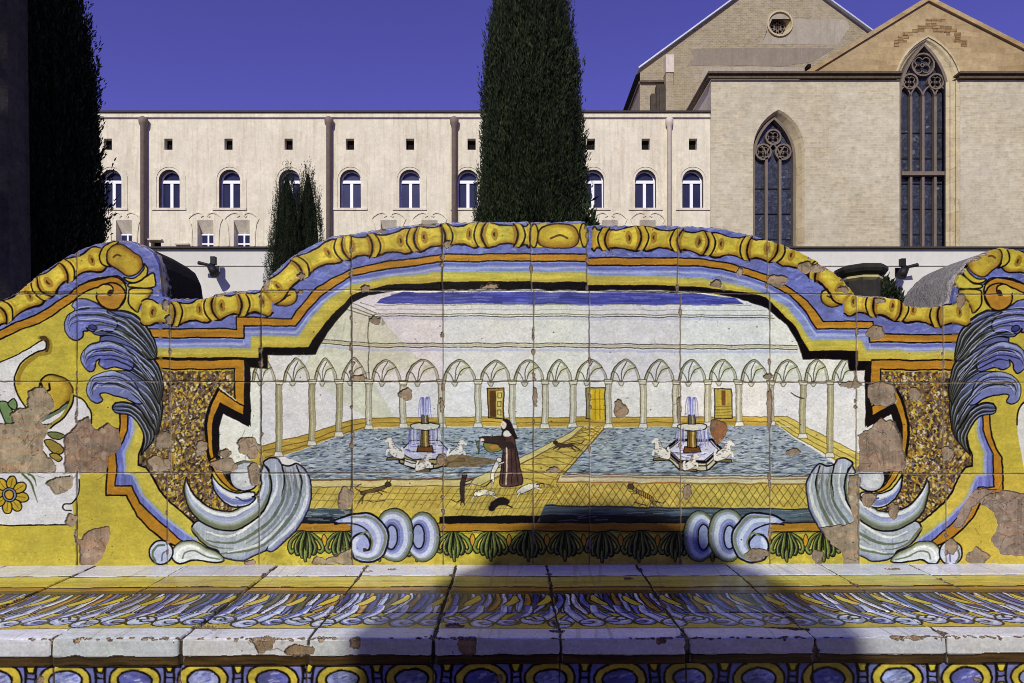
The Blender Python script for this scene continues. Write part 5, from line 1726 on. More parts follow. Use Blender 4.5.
for x, l in zip(LX, low):
    x0, x1, z0, z1 = l[0][0], l[1][0], l[0][1], l[2][1]
    cx, zm = (x0 + x1) / 2, z1 - 12 * SW
    bm = bmesh.new()
    for a_, b_ in ((x0, x0 + 1.6 * SW), (cx - .8 * SW, cx + .8 * SW), (x1 - 1.6 * SW, x1)):
        box(bm, a_, b_, YW + .33, YW + .4, z0, zm)
    for a_ in (zm - 1.6 * SW, zm - 11 * SW):
        box(bm, x0 + 1.7 * SW, x1 - 1.7 * SW, YW + .335, YW + .395, a_, a_ + 1.4 * SW)
    w_ = fin('lower_window', bm, M_WFRAME, wing)
    bm = bmesh.new()
    box(bm, x0, x1, YW + .37, YW + .38, z0, zm)
    fin('pane', bm, M_GLASS, w_)
    bm = bmesh.new()                            # curled stucco frame round the hood
    u = SW
    for s in (-1, 1):
        sweep(bm, [(cx + s * 13 * u, z1 - 26 * u), (cx + s * 13.4 * u, z1 - 12 * u), (cx + s * 14.5 * u, z1 - 4 * u), (cx + s * 17 * u, z1 + 1 * u), (cx + s * 15 * u, z1 + 3.6 * u), (cx + s * 11 * u, z1 + 6.5 * u),
                   (cx + s * 7 * u, z1 + 7.4 * u), (cx + s * 3.6 * u, z1 + 6.5 * u), (cx + s * 2.4 * u, z1 + 4.2 * u), (cx + s * 4.6 * u, z1 + 3.2 * u)], 1.4 * u, YW - .045, YW - .002)
    box(bm, x0 - u, x1 + u, YW - .06, YW - .003, zm - .9 * u, zm + .2 * u) if False else None
    fin('stucco_frame', bm, M_PINK, wing)
for x, m in ((25, M_PIPE), (145.4, M_PIPE), (330, M_PIPE), (454.6, M_PIPE), (668.6, M_PIPE2)):
    bm = bmesh.new()
    cx, r = ax(x), (2.7 if m is M_PIPE else 2.4) * SW
    lathe(bm, [(r, 0), (r, az(128)), (r * 1.5, az(126)), (r * 1.65, az(121)), (r * 1.2, az(119.5)), (r * .3, az(118))], cx, YW - r * 1.35, 16)
    fin('downpipe', bm, m, wing, True)

# --- low cloister range in front of the wing -------------------------------------
YC = 24.0
SC = (YC + D0) / F
clo = empty('cloister_wall', ((-300 - 512) * SC, YC, 0), 'low white cloister wall with dark coping in front of the church', 'wall')
cz = lambda py: CZ + (HZ - py) * SC
bm = bmesh.new()
box(bm, -1100 * SC, 1100 * SC, YC, YC + 7.6, -.3, cz(249))
fin('wall', bm, M_WHITE, clo)
bm = bmesh.new()
box(bm, -1101 * SC, 1101 * SC, YC - .16, YC + 7.5, cz(248.8), cz(247.4))
fin('coping', bm, M_DARK, clo)
bm = bmesh.new()
box(bm, -1100 * SC, 1100 * SC, YC - .035, YC - .002, cz(266.4), cz(265.4))
fin('string_course', bm, M_TRIM, clo)


def wall_lamp(px, py, d, label):
    x, z = (px - 512) * SC, cz(py)
    o = empty('wall_lamp', (x, YC, z), label, 'lamp', 'floodlights on the cloister wall')
    bm = bmesh.new()
    tube(bm, [(x, YC - .002, z - .05), (x, YC - .5, z - .05), (x, YC - .55, z + .1)], .045)
    box(bm, x - .09, x + .09, YC - .05, YC - .003, z - .2, z + .12)
    fin('bracket', bm, M_IRON, o)
    bm = bmesh.new()
    tube(bm, [(x - d * .02, YC - .5, z + .02), (x + d * .22, YC - .62, z - .34)], [.15, .19], 12)
    fin('lamp_head', bm, M_IRON, o, True)
    bm = bmesh.new()
    tube(bm, [(x, YC - .5, z + .02), (x - d * .48, YC - .55, z + .12)], [.05, .075], 8)
    fin('spot_arm', bm, M_IRON, o)
    bm = bmesh.new()
    box(bm, x + d * .1 - .09, x + d * .1 + .09, YC - .6, YC - .42, z + .06, z + .36)
    fin('control_box', bm, M_IRON, o)


wall_lamp(217, 269, 1, 'black floodlight on the white cloister wall beside the twin cypresses')
wall_lamp(897, 271, -1, 'black floodlight on the white cloister wall above the dark hedge bush')

# --- the church ------------------------------------------------------------------
church = empty('gothic_church', (ax(860), YW, 0), 'large gothic stone church with gables and tall traceried windows', 'church')
YB, YG, YN = YW - .05, YW + .2, YW + 11.0       # front blocks, transept gable, nave gable
bx = lambda px, Y: at(px, 0, Y)[0]
bz = lambda py, Y: at(0, py, Y)[1]


def stone_window(x0, x1, zb, zs, zt, y, depth, lights, tiers, parent, circles, rx0=None, rx1=None):
    """carved jambs, mullions, tracery rings and leaded panes of one pointed window"""
    hw = (x1 - x0)
    f = lancet(x0, x1, zb, zs, zt)
    bm = bmesh.new()
    sweep(bm, f[1:] + f[:1], .14, y + depth - .28, y + depth + .02)
    lw = hw / lights
    for i in range(1, lights):
        box(bm, x0 + i * lw - .065, x0 + i * lw + .065, y + depth - .2, y + depth, zb, zs + .2)
    for i in range(lights):
        l = lancet(x0 + i * lw, x0 + (i + 1) * lw, zs - .1, zs + .15, zs + .15 + lw * .95, 6)
        sweep(bm, l[1:] + l[:1], .075, y + depth - .17, y + depth - .01)
    for t in tiers:
        box(bm, x0 + .1, x1 - .1, y + depth - .3, y + depth - .02, t - .1, t + .1)
    for cx, czz, r in circles:
        a = np.linspace(0, 2 * math.pi, 24, endpoint=False)
        sweep(bm, [(cx + r * math.cos(t), czz + r * math.sin(t)) for t in a], .085, y + depth - .2, y + depth, True)
        for k in range(4):
            b = k * math.pi / 2 + math.pi / 4
            qx, qz = cx + r * .48 * math.cos(b), czz + r * .48 * math.sin(b)
            sweep(bm, [(qx + r * .36 * math.cos(t), qz + r * .36 * math.sin(t)) for t in a[::2]], .045, y + depth - .13, y + depth - .03, True)
    w = fin('gothic_window', bm, M_TRAC, parent)
    bm = bmesh.new()
    poly_face(bm, [lancet(x0, x1, zb, zs, zt)], y + depth + .03)
    p = fin('pane', bm, M_LGLASS, w)
    n = int((zs - zb) / 1.35)
    for i in range(1, n):
        bm = bmesh.new()
        box(bm, x0 + .1, x1 - .1, y + depth - .02, y + depth + .01, zb + i * 1.35 - .025, zb + i * 1.35 + .025)
        fin('saddle_bar', bm, M_IRON, w)
    return w


# left block with the smaller window
SB = (YB + D0) / F
X = lambda px: (px - 512) * SB
Z = lambda py: CZ + (HZ - py) * SB
sw_o = lancet(X(753), X(804.5), Z(262), Z(150), Z(109.5))
sw_m = lancet(X(754), X(802.6), Z(262), Z(150), Z(111.2))
sw_i = lancet(X(755.5), X(796.8), Z(262), Z(152), Z(115.5))
bm = bmesh.new()
poly_face(bm, [rect(X(711), X(899.5), -.5, Z(80)), sw_o], YB)
b_ = [bm.verts.new(p) for p in ((X(711), YB, -.5), (X(711), YN - .02, -.5), (X(711), YN - .02, Z(80)), (X(711), YB, Z(80)), (X(899.5), YB, -.5), (X(899.5), YG - .004, -.5), (X(899.5), YG - .004, Z(80)), (X(899.5), YB, Z(80)))]
bm.faces.new(b_[:4])
bm.faces.new(b_[4:])
bm.faces.new((b_[3], b_[2], bm.verts.new((X(899.5), YN - .02, Z(80))), b_[7]))
fin('aisle_wall', bm, M_STONE, church)
bm = bmesh.new()
reveal(bm, sw_o, sw_m, YB, YB + .1)
reveal(bm, sw_m, sw_i, YB + .1, YB + .55)
fin('window_jamb', bm, M_JAMB, church)
cx = (X(755.5) + X(796.8)) / 2
u = SB
stone_window(X(755.5), X(796.8), Z(262), Z(157), Z(115.5), YB, .55, 3, [], church, [(cx, Z(134), 7.4 * u), (cx - 10 * u, Z(149), 7.6 * u), (cx + 10 * u, Z(149), 7.6 * u)])
# right block
bm = bmesh.new()
box(bm, X(960.2), X(1330), YB, YG - .004, -.5, Z(80))
box(bm, X(958.5), X(1330), YG + .001, YN, -.5, Z(80)) if False else None
fin('aisle_wall', bm, M_STONE, church)
for i, (a, b) in enumerate(((706.5, 899.5), (956, 1332))):
    bm = bmesh.new()
    box(bm, X(a), X(b), YB - .32, YB + .2, Z(76.2), Z(74.2))
    box(bm, X(a + 1), X(b), YB - .18, YB - .003, Z(79.6), Z(76.3))
    if i == 0:
        box(bm, X(a), X(a + 4.4), YB + .21, YN - .05, Z(76.2), Z(74.2))
        box(bm, X(a + 1), X(a + 4.4), YB + .005, YN - .05, Z(79.6), Z(76.3))
    fin('cornice', bm, M_CORN, church)
bm = bmesh.new()                                # moulded yellow jamb in front of the right block
for a, b, d in ((956.2, 960.1, .02), (951.6, 956.1, .09), (948, 951.5, .15)):
    box(bm, X(a), X(b), YB + d, YG - .004, -.5, Z(80.2))
fin('pier_moulding', bm, M_JAMB, church)
# transept gable with the tall window
SG = (YG + D0) / F
X = lambda px: (px - 512) * SG
Z = lambda py: CZ + (HZ - py) * SG
tw = lancet(X(895.5), X(960), Z(258), Z(88), Z(38))
ti = lancet(X(900.5), X(949.3), Z(258), Z(92), Z(44))
bm = bmesh.new()
gb = [(X(800), -.5), (X(1150), -.5), (X(1150), Z(-.9 + 125.5)), (X(927.5), Z(0)), (X(808), Z(73)), (X(800), Z(73))]
gb[2] = (X(1150), Z(113))
poly_face(bm, [gb, tw], YG)
fin('transept_gable', bm, M_TUFF, church)
bm = bmesh.new()
for a, b in (((X(804), Z(75.4)), (X(927.5), Z(-.6))), ((X(927.5), Z(-.6)), (X(1150), Z(112)))):
    sweep(bm, [a, b], .22, YG - .12, YG + .5)
fin('gable_coping', bm, M_TUFF, church)
bm = bmesh.new()
r0 = [(X(804), YG + .05, Z(75.4)), (X(927.5), YG + .05, Z(-.2)), (X(1150), YG + .05, Z(112.6))]
vv = [bm.verts.new(p) for p in r0] + [bm.verts.new((p[0], YN + .1, p[2])) for p in r0]
bm.faces.new((vv[0], vv[1], vv[4], vv[3]))
bm.faces.new((vv[1], vv[2], vv[5], vv[4]))
fin('transept_roof', bm, M_DARK, church)
bm = bmesh.new()
j1 = lancet(X(896.4), X(957.6), Z(258), Z(88), Z(39.4))
j2 = lancet(X(897.6), X(955.4), Z(258), Z(89), Z(40.6))
j3 = lancet(X(899), X(951.4), Z(258), Z(91), Z(42.6))
reveal(bm, tw, j1, YG, YG + .03)
reveal(bm, j1, j2, YG + .03, YG + .13)
reveal(bm, j2, j3, YG + .13, YG + .2)
reveal(bm, j3, ti, YG + .2, YG + .33)
fin('window_jamb', bm, M_JAMB, church)
bm = bmesh.new()                                # hood mould and angle shaft of the tall window
hm = lancet(X(894), X(961.5), Z(100), Z(88), Z(36.6))
sweep(bm, hm[2:], .1, YG - .05, YG - .003)
fin('hood_mould', bm, M_JAMB, church)
cx, u = (X(900.5) + X(949.3)) / 2, SG
stone_window(X(900.5), X(949.3), Z(258), Z(99), Z(44), YG, .33, 4, [Z(173)], church, [(cx, Z(63), 11 * u), (cx - 13 * u, Z(80), 7.4 * u), (cx + 13 * u, Z(80), 7.4 * u)])
bm = bmesh.new()                                # blocks of rougher stone over the window
rs = np.random.default_rng(5)
for y_, spans in ((20.5, [(925, 938)]), (23.8, [(917, 942)]), (27.2, [(911, 947)]), (30.6, [(906, 924), (934, 951)]), (34, [(902, 916), (940, 955)]), (37.6, [(898, 909), (948, 958)]), (41.2, [(895, 905), (955, 964)]), (45, [(893, 900), (961, 967)])):
    for xa, xb in spans:
        px = xa + rs.uniform(-1.5, 1)
        while px < xb:
            w_ = rs.uniform(3.5, 8)
            if rs.random() < .84:
                dz_ = rs.uniform(-.35, .35)
                box(bm, X(px), X(px + w_ - .35), YG - .004 - rs.uniform(0, .018), YG + .01, Z(y_ + 1.6 + dz_), Z(y_ - 1.5 + dz_))
            px += w_
fin('rough_stones', bm, masonry('rough_brown_tuff', (168, 138, 92), (140, 112, 76), (112, 92, 66), .5, .16, .03, (150, 124, 84), .4), church)
# nave gable with the round window
SN = (YN + D0) / F
X = lambda px: (px - 512) * SN
Z = lambda py: CZ + (HZ - py) * SN
a24 = np.linspace(0, 2 * math.pi, 28, endpoint=False)
ro = [(X(779.5) + 11.5 * SN * math.cos(t), Z(24) + 11.5 * SN * math.sin(t)) for t in a24]
ri = [(X(779.5) + 8 * SN * math.cos(t), Z(24) + 8 * SN * math.sin(t)) for t in a24]
bm = bmesh.new()
poly_face(bm, [[(X(640), -.5), (X(1120), -.5), (X(1120), Z(68)), (X(919), Z(68)), (X(779.5), Z(-33)), (X(640), Z(68))], ro], YN)
s_ = [bm.verts.new(p) for p in ((X(640), YN, -.5), (X(640), YN + 30, -.5), (X(640), YN + 30, Z(80)), (X(640), YN, Z(80)))]
bm.faces.new(s_)
fin('nave_gable', bm, M_TUFF2, church)
bm = bmesh.new()
reveal(bm, ro, ri, YN, YN + .5)
sweep(bm, [(X(779.5) + 12.2 * SN * math.cos(t), Z(24) + 12.2 * SN * math.sin(t)) for t in a24], 1.6 * SN, YN - .12, YN - .003, True)
rw = fin('round_window', bm, M_JAMB, church)
bm = bmesh.new()
poly_face(bm, [ri], YN + .5)
fin('pane', bm, M_LGLASS, rw)
bm = bmesh.new()
for k in range(6):
    a = k * math.pi / 3
    qx, qz = X(779.5) + 4.4 * SN * math.cos(a), Z(24) + 4.4 * SN * math.sin(a)
    sweep(bm, [(qx + 3.0 * SN * math.cos(t), qz + 3.0 * SN * math.sin(t)) for t in a24[::2]], .1, YN + .34, YN + .46, True)
fin('tracery', bm, M_TRAC, rw)
bm = bmesh.new()
for a, b in (((X(638), Z(69.6)), (X(779.5), Z(-34))), ((X(779.5), Z(-34)), (X(921), Z(69.6)))):
    sweep(bm, [a, b], .09, YN - .3, YN + .6)
fin('eaves_edge', bm, plain('grey_zinc', (190, 194, 206), .5, .3), church)
bm = bmesh.new()
r0 = [(X(638), YN + .1, Z(69)), (X(779.5), YN + .1, Z(-33.2)), (X(921), YN + .1, Z(69))]
vv = [bm.verts.new(p) for p in r0] + [bm.verts.new((p[0], YN + 30, p[2])) for p in r0]
bm.faces.new((vv[0], vv[1], vv[4], vv[3]))
bm.faces.new((vv[1], vv[2], vv[5], vv[4]))
fin('nave_roof', bm, M_DARK, church)
M_OLDPL = plaster('old_grey_plaster', (150, 138, 120), (120, 110, 94), 1.1, streak=.5, var=.15)
M_OLDPL2 = plaster('worn_pale_plaster', (178, 168, 148), (140, 130, 110), .8, streak=.5, var=.15)
bm = bmesh.new()                                # patches of old plaster on the gable
poly_face(bm, [[(X(687), Z(66)), (X(694), Z(56)), (X(690), Z(49)), (X(760), Z(47.6)), (X(834), Z(48.4)), (X(812), Z(62)), (X(780), Z(66.5)), (X(720), Z(65))]], YN - .012)
fin('plaster_patch', bm, M_OLDPL, church)
bm = bmesh.new()
poly_face(bm, [[(X(700), Z(80)), (X(704), Z(67.5)), (X(760), Z(66.8)), (X(806), Z(67.6)), (X(802), Z(80))]], YN - .01)
fin('plaster_patch', bm, M_OLDPL2, church)
bm = bmesh.new()
poly_face(bm, [[(X(762), Z(44)), (X(772), Z(19)), (X(846), Z(20)), (X(850), Z(26)), (X(838), Z(45))], [(X(779.5) + 14 * SN * math.cos(t), Z(24) + 14 * SN * math.sin(t)) for t in a24]], YN - .008)
fin('plaster_patch', bm, M_OLDPL2, church)
bm = bmesh.new()
box(bm, X(804.4), X(807.6), YN - .5, YN - .02, Z(71.5), Z(68))
fin('roof_vent', bm, M_LEAD, church)
bm = bmesh.new()                                # string course, side cornice, weathered pier with its plants
box(bm, X(640), X(668), YN - .2, YN - .003, Z(83.4), Z(81.6))
box(bm, X(638.6), X(640) - .003, YN, YN + 30, Z(84), Z(81.5))
fin('string_course', bm, M_CORN, church)
bm = bmesh.new()
box(bm, X(663.5), X(671), YN - .7, YN - .003, Z(120), Z(78))
fin('pier', bm, M_TUFF2, church)
bm = bmesh.new()
box(bm, X(663.2), X(671.3), YN - .75, YN - .003, Z(77.8), Z(60.5))
fin('pier_cap', bm, M_TRIM, church)
bm = bmesh.new()
for a, c, d, e in ((655, 663, .5, 88), (650, 655, .35, 96), (657.5, 663, .62, 92)):
    box(bm, X(a), X(c), YN - d, YN - .003, Z(120), Z(e))
fin('pier_foot', bm, plaster('blackened_stone', (92, 82, 70), (52, 46, 40), 2, streak=.7, var=.3), church)

# ---------------------------------------------------------------- vegetation
M_CYP = leaf_mat('cypress_foliage', (19, 25, 15), (34, 44, 26), (60, 70, 43))
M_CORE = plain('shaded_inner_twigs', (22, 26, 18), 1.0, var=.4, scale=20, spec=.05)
M_BUSH = leaf_mat('bush_foliage', (22, 32, 20), (42, 58, 32), (66, 82, 44))
M_BARK = plain('brown_bark', (84, 70, 58), .95, var=.3, scale=9)


def blades(pos, dirn, length, width, rng):
    """many slender leaf sprays as pairs of crossed triangles, one mesh"""
    n = len(pos)
    side = np.cross(dirn, rng.normal(0, 1, (n, 3)))
    side /= np.linalg.norm(side, axis=1)[:, None] + 1e-9
    w = (width[:, None] / 2) * side
    tip = pos + dirn * length[:, None]
    mid = pos + dirn * (length * .45)[:, None]
    V = np.stack([pos, mid + w, tip, mid - w], 1).reshape(-1, 3)
    return V


def leaf_mesh(name, V, mat, parent):
    n = len(V) // 4
    me = bpy.data.meshes.new(name)
    me.vertices.add(len(V))
    me.vertices.foreach_set('co', V.astype(np.float32).ravel())
    me.loops.add(n * 4)
    me.loops.foreach_set('vertex_index', np.arange(n * 4, dtype=np.int32))
    me.polygons.add(n)
    me.polygons.foreach_set('loop_start', np.arange(0, n * 4, 4, dtype=np.int32))
    me.update()
    return put(name, me, mat, parent)


def cypress(name, x, y, prof, label, seed, count, group=None, size=1.0, cat='cypress', mat=None):
    """prof: (height, radius) pairs of the spindle"""
    rng = np.random.default_rng(seed)
    hs = np.array([p[0] for p in prof])
    rs_ = np.array([p[1] for p in prof])
    root = empty(name, (x, y, 0), label, cat, group)
    H = hs[-1]
    # plumes: near-vertical bundles of sprays
    npl = count // 26
    zc = rng.uniform(hs[0], H, npl * 4)
    keep = rng.random(npl * 4) < np.interp(zc, hs, rs_) / rs_.max()
    zc = zc[keep][:npl]
    npl = len(zc)
    th = rng.uniform(0, 2 * np.pi, npl)
    lump = .9 + .055 * np.sin(3 * th + zc * 2.1 / size) + .05 * np.sin(5 * th - zc * 3.7 / size + 1) + .03 * np.sin(17 * th + zc * 2)
    R = np.interp(zc, hs, rs_) * lump * rng.uniform(.8, 1.02, npl)
    base = np.c_[x + R * np.cos(th), y + R * np.sin(th), zc]
    up = np.c_[np.cos(th) * .09, np.sin(th) * .09, np.ones(npl)] + rng.normal(0, .07, (npl, 3))
    up /= np.linalg.norm(up, axis=1)[:, None]
    L = rng.uniform(.2, .55, npl) * size
    k = 26
    t = rng.uniform(0, 1, (npl, k))
    pos = base[:, None] + up[:, None] * (t * L[:, None])[..., None] + rng.normal(0, .019 * size, (npl, k, 3)) * (1.15 - t)[..., None]
    dr = up[:, None] + rng.normal(0, .3, (npl, k, 3)) + np.c_[np.cos(th), np.sin(th), 0 * th][:, None] * .2
    dr /= np.linalg.norm(dr, axis=2)[..., None]
    pos, dr = pos.reshape(-1, 3), dr.reshape(-1, 3)
    V = blades(pos, dr, rng.uniform(.025, .065, len(pos)) * size, rng.uniform(.007, .015, len(pos)) * size, rng)
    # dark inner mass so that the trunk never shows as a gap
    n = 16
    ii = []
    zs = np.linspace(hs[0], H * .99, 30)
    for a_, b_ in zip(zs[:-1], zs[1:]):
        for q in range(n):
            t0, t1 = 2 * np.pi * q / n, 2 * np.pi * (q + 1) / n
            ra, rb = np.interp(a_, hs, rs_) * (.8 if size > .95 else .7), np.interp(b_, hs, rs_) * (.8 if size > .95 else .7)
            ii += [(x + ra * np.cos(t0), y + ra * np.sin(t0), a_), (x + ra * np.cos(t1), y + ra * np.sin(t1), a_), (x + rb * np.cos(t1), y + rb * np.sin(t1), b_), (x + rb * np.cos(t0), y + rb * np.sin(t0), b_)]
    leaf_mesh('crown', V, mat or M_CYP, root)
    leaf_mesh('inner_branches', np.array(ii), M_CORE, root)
    bm = bmesh.new()
    tube(bm, [(x, y, -.1), (x + .02, y, hs[0] + .6), (x, y, H * .7)], [.16 * size, .12 * size, .03], 10)
    fin('trunk', bm, M_BARK, root, True)
    return root


# the big cypress straight behind the bench
YP = 6.0
s6 = (YP + D0) / F
pr = [(.35, .35), (.7, .55), (CZ + (HZ - 330) * s6, .69), (CZ + (HZ - 230) * s6, 55.5 * s6), (CZ + (HZ - 170) * s6, 53.5 * s6), (CZ + (HZ - 90) * s6, 45 * s6), (CZ + (HZ - 30) * s6, 37 * s6), (CZ + (HZ + 5) * s6, 32.5 * s6), (CZ + (HZ + 50) * s6, 26 * s6),
      (CZ + (HZ + 130) * s6, 15 * s6), (CZ + (HZ + 215) * s6, .03)]
cypress('cypress', (531 - 512) * s6, YP, pr, 'tall dark cypress rising behind the middle of the tiled bench', 3, 380000)
YL = 4.2
sl = (YL + D0) / F
pr = [(.3, .35), (.8, .55), (CZ + (HZ - 330) * sl, 50 * sl), (CZ + (HZ - 210) * sl, 47.5 * sl), (CZ + (HZ - 90) * sl, 41 * sl), (CZ + (HZ - 0) * sl, 24 * sl), (CZ + (HZ + 90) * sl, 17 * sl), (CZ + (HZ + 220) * sl, .03)]
cypress('cypress', (46 - 512) * sl, YL, pr, 'black shaded cypress behind the left end of the bench beside the grey pillar', 9, 220000)
YT = 14.0
st_ = (YT + D0) / F
for i, (px, top, w) in enumerate(((287, 176, 20.5), (304, 167, 19))):
    pr = [(.3, .3), (1.0, w * 1.2 * st_), (CZ + (HZ - 290) * st_, w * 1.05 * st_), (CZ + (HZ - 245) * st_, w * .82 * st_), (CZ + (HZ - 205) * st_, w * .6 * st_), (CZ + (HZ - top) * st_, .02)]
    cypress('small_cypress', (px - 512) * st_, YT + i * .3, pr, ('small slender cypress before the white cloister wall, left one of a touching pair',
            'small slender cypress before the white cloister wall, right one of a touching pair')[i], 20 + i, 80000, 'twin cypresses before the cloister wall', .9)


def bush(name, x, y, z0, rx, rz, label, seed, n, mat, size=1.0, cat='bush'):
    rng = np.random.default_rng(seed)
    root = empty(name, (x, y, 0), label, cat)
    d = rng.normal(0, 1, (n, 3))
    d /= np.linalg.norm(d, axis=1)[:, None]
    lump = 1 + .16 * np.sin(5 * d[:, 0] + 3 * d[:, 2] * 2) + .12 * np.sin(9 * d[:, 1] + 7 * d[:, 2])
    r = rng.uniform(.55, 1, n) ** .5 * lump
    pos = np.c_[x + d[:, 0] * r * rx, y + d[:, 1] * r * rx * .7, z0 + rz + d[:, 2] * r * rz]
    dr = d * .7 + rng.normal(0, .5, (n, 3)) + (0, 0, .5)
    dr /= np.linalg.norm(dr, axis=1)[:, None]
    V = blades(pos, dr, rng.uniform(.06, .13, n) * size, rng.uniform(.025, .05, n) * size, rng)
    leaf_mesh('foliage', V, mat, root)
    bm = bmesh.new()
    for k in range(5):
        a = k * 1.26
        tube(bm, [(x + .04 * math.cos(a), y + .04 * math.sin(a), -.05), (x + rx * .3 * math.cos(a), y + rx * .2 * math.sin(a), z0 + rz * .8)], [.035, .012], 6)
    fin('stems', bm, M_BARK, root)
    return root


YH = 9.0
sh = (YH + D0) / F
bush('hedge_bush', (893 - 512) * sh, YH + .6, .4, 32 * sh, (CZ + (HZ - 277) * sh - .4) / 2, 'dark hedge bush behind the right dip of the bench', 31, 30000, M_CYP)
bush('leafy_shrub', (580 - 512) * s6, YP - .2, .3, 18 * s6, (CZ + (HZ - 219) * s6 - .3) / 2, 'leafy shrub peeping over the bench right of the tall cypress', 32, 5000, M_BUSH)

# ---------------------------------------------------------------- garden pillars
M_CONC = plaster('grey_pillar_stone', (112, 109, 100), (62, 60, 56), 2.2, streak=.7, bscale=26, bst=.9, var=.38)
YQ = .95
sq = (YQ + D0) / F
p = empty('grey_pillar', ((-14 - 512) * sq, YQ, 0), 'plain grey octagonal pillar behind the left end of the bench', 'pillar')
bm = bmesh.new()
lathe(bm, [(43 * sq, 0), (43 * sq, .2), (40 * sq, .24), (33 * sq, 2.75)], (-14 - 512) * sq, YQ, 8)
fin('shaft', bm, M_CONC, p)
bm = bmesh.new()
lathe(bm, [(34 * sq, 2.752), (44 * sq, 2.86), (44 * sq, 2.95)], (-14 - 512) * sq, YQ, 8)
fin('capital', bm, M_CONC, p)
YO = 8.2
so = (YO + D0) / F
xo = (861 - 512) * so
M_CAP = plain('shade_darkened_stone', (46, 43, 41), .95, var=.3, scale=8)  # stone colour darkened to stand in for shade on the pillar
M_TILE = plain('yellowed_white_tile', (190, 178, 130), .4, var=.25, scale=9)
p = empty('tiled_pillar', (xo, YO, 0), 'dark capped octagonal garden pillar behind the right dip of the bench', 'pillar')
oz = lambda py: CZ + (HZ - py) * so
bm = bmesh.new()
lathe(bm, [(17 * so, 0), (17 * so, oz(283))], xo, YO, 8)
fin('shaft', bm, M_CAP, p)
bm = bmesh.new()
lathe(bm, [(16 * so, oz(283) + .002), (19 * so, oz(280.5)), (19 * so, oz(278.5))], xo, YO, 8)
fin('neck_moulding', bm, M_TILE, p)
bm = bmesh.new()
lathe(bm, [(15 * so, oz(278.4)), (22 * so, oz(275)), (24 * so, oz(272)), (24 * so, oz(269)), (21 * so, oz(267.5))], xo, YO, 8)
fin('capital', bm, M_CAP, p)

# out of view: the range that closes the garden behind the viewer, then a pier and a cypress added to throw shadows
so_w = empty('convent_wing', (0, -24, 0), 'plain convent range closing the garden behind the viewer', 'building')
bm = bmesh.new()
box(bm, -45, 45, -34, -24, -.3, 13.2)
fin('wall', bm, M_PINK, so_w)
bm = bmesh.new()
box(bm, -45.3, 45.3, -34.3, -23.6, 13.203, 13.45)
fin('roof', bm, M_DARK, so_w)
p = empty('shadow_pier', (-.858, -4.5, 0), 'pier with a tapered cap added behind the viewer to shadow the bench', 'pillar')  # unseen caster shaped for the shadow on seat and backrest
bm = bmesh.new()
lathe(bm, [(.41, .05), (.41, 3.27)], -.858, -4.5, 14)
fin('shaft', bm, M_CONC, p)
bm = bmesh.new()
lathe(bm, [(.405, 3.272), (.39, 3.35), (.33, 3.46), (.25, 3.53), (.14, 3.57), (.02, 3.59)], -.858, -4.5, 14)
fin('cap', bm, M_CONC, p)
pr = [(.3, .6), (1.2, 1.6), (4, 2.0), (8, 1.9), (11, 1.2), (14, .05)]  # unseen tree put in to shade the left pillar and cypress
cypress('cypress', -5.35, -5.2, pr, 'broad cypress added left behind the viewer to cast shade', 44, 40000, None, 4.0)
# ---------------------------------------------------------------- the tiled bench
bench = empty('tiled_bench', (0, 0, 0), 'long garden bench clad in painted yellow and blue majolica tiles', 'bench')
M_GLAZE = glaze_mat()
M_RENDER = plaster('bench_render', (182, 177, 170), (128, 120, 112), 5, streak=.6, bscale=60, bst=.6, var=.25)
def _crust_and_shade():
    nt = M_RENDER.node_tree
    bs = nt.nodes['Principled BSDF']
    src = bs.inputs['Base Color'].links[0].from_socket
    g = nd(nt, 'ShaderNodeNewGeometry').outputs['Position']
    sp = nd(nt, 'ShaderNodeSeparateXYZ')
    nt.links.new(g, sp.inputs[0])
    # shade painted near-black into the left scroll's flank, white lime crust close to the tile edge
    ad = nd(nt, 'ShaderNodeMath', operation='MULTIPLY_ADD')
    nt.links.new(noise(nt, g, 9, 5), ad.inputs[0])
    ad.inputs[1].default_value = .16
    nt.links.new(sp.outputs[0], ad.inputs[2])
    flank_shade = ramp(nt, ad.outputs[0], [(0, (0, 0, 0, 1)), (.001, (0, 0, 0, 1))])
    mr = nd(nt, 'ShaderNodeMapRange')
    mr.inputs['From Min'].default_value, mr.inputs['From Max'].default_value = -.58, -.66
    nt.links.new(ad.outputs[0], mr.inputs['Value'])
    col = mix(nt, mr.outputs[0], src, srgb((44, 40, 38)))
    m2 = nd(nt, 'ShaderNodeMath', operation='MULTIPLY_ADD')
    nt.links.new(noise(nt, g, 60, 4, .7), m2.inputs[0])
    m2.inputs[1].default_value = -.11
    nt.links.new(sp.outputs[1], m2.inputs[2])
    mr2 = nd(nt, 'ShaderNodeMapRange')
    mr2.inputs['From Min'].default_value, mr2.inputs['From Max'].default_value = -.018, -.034
    nt.links.new(m2.outputs[0], mr2.inputs['Value'])
    nt.links.new(mix(nt, mr2.outputs[0], col, srgb((214, 208, 200))), bs.inputs['Base Color'])


_crust_and_shade()
TILT = .0028                                    # the old bench leans a little to the left


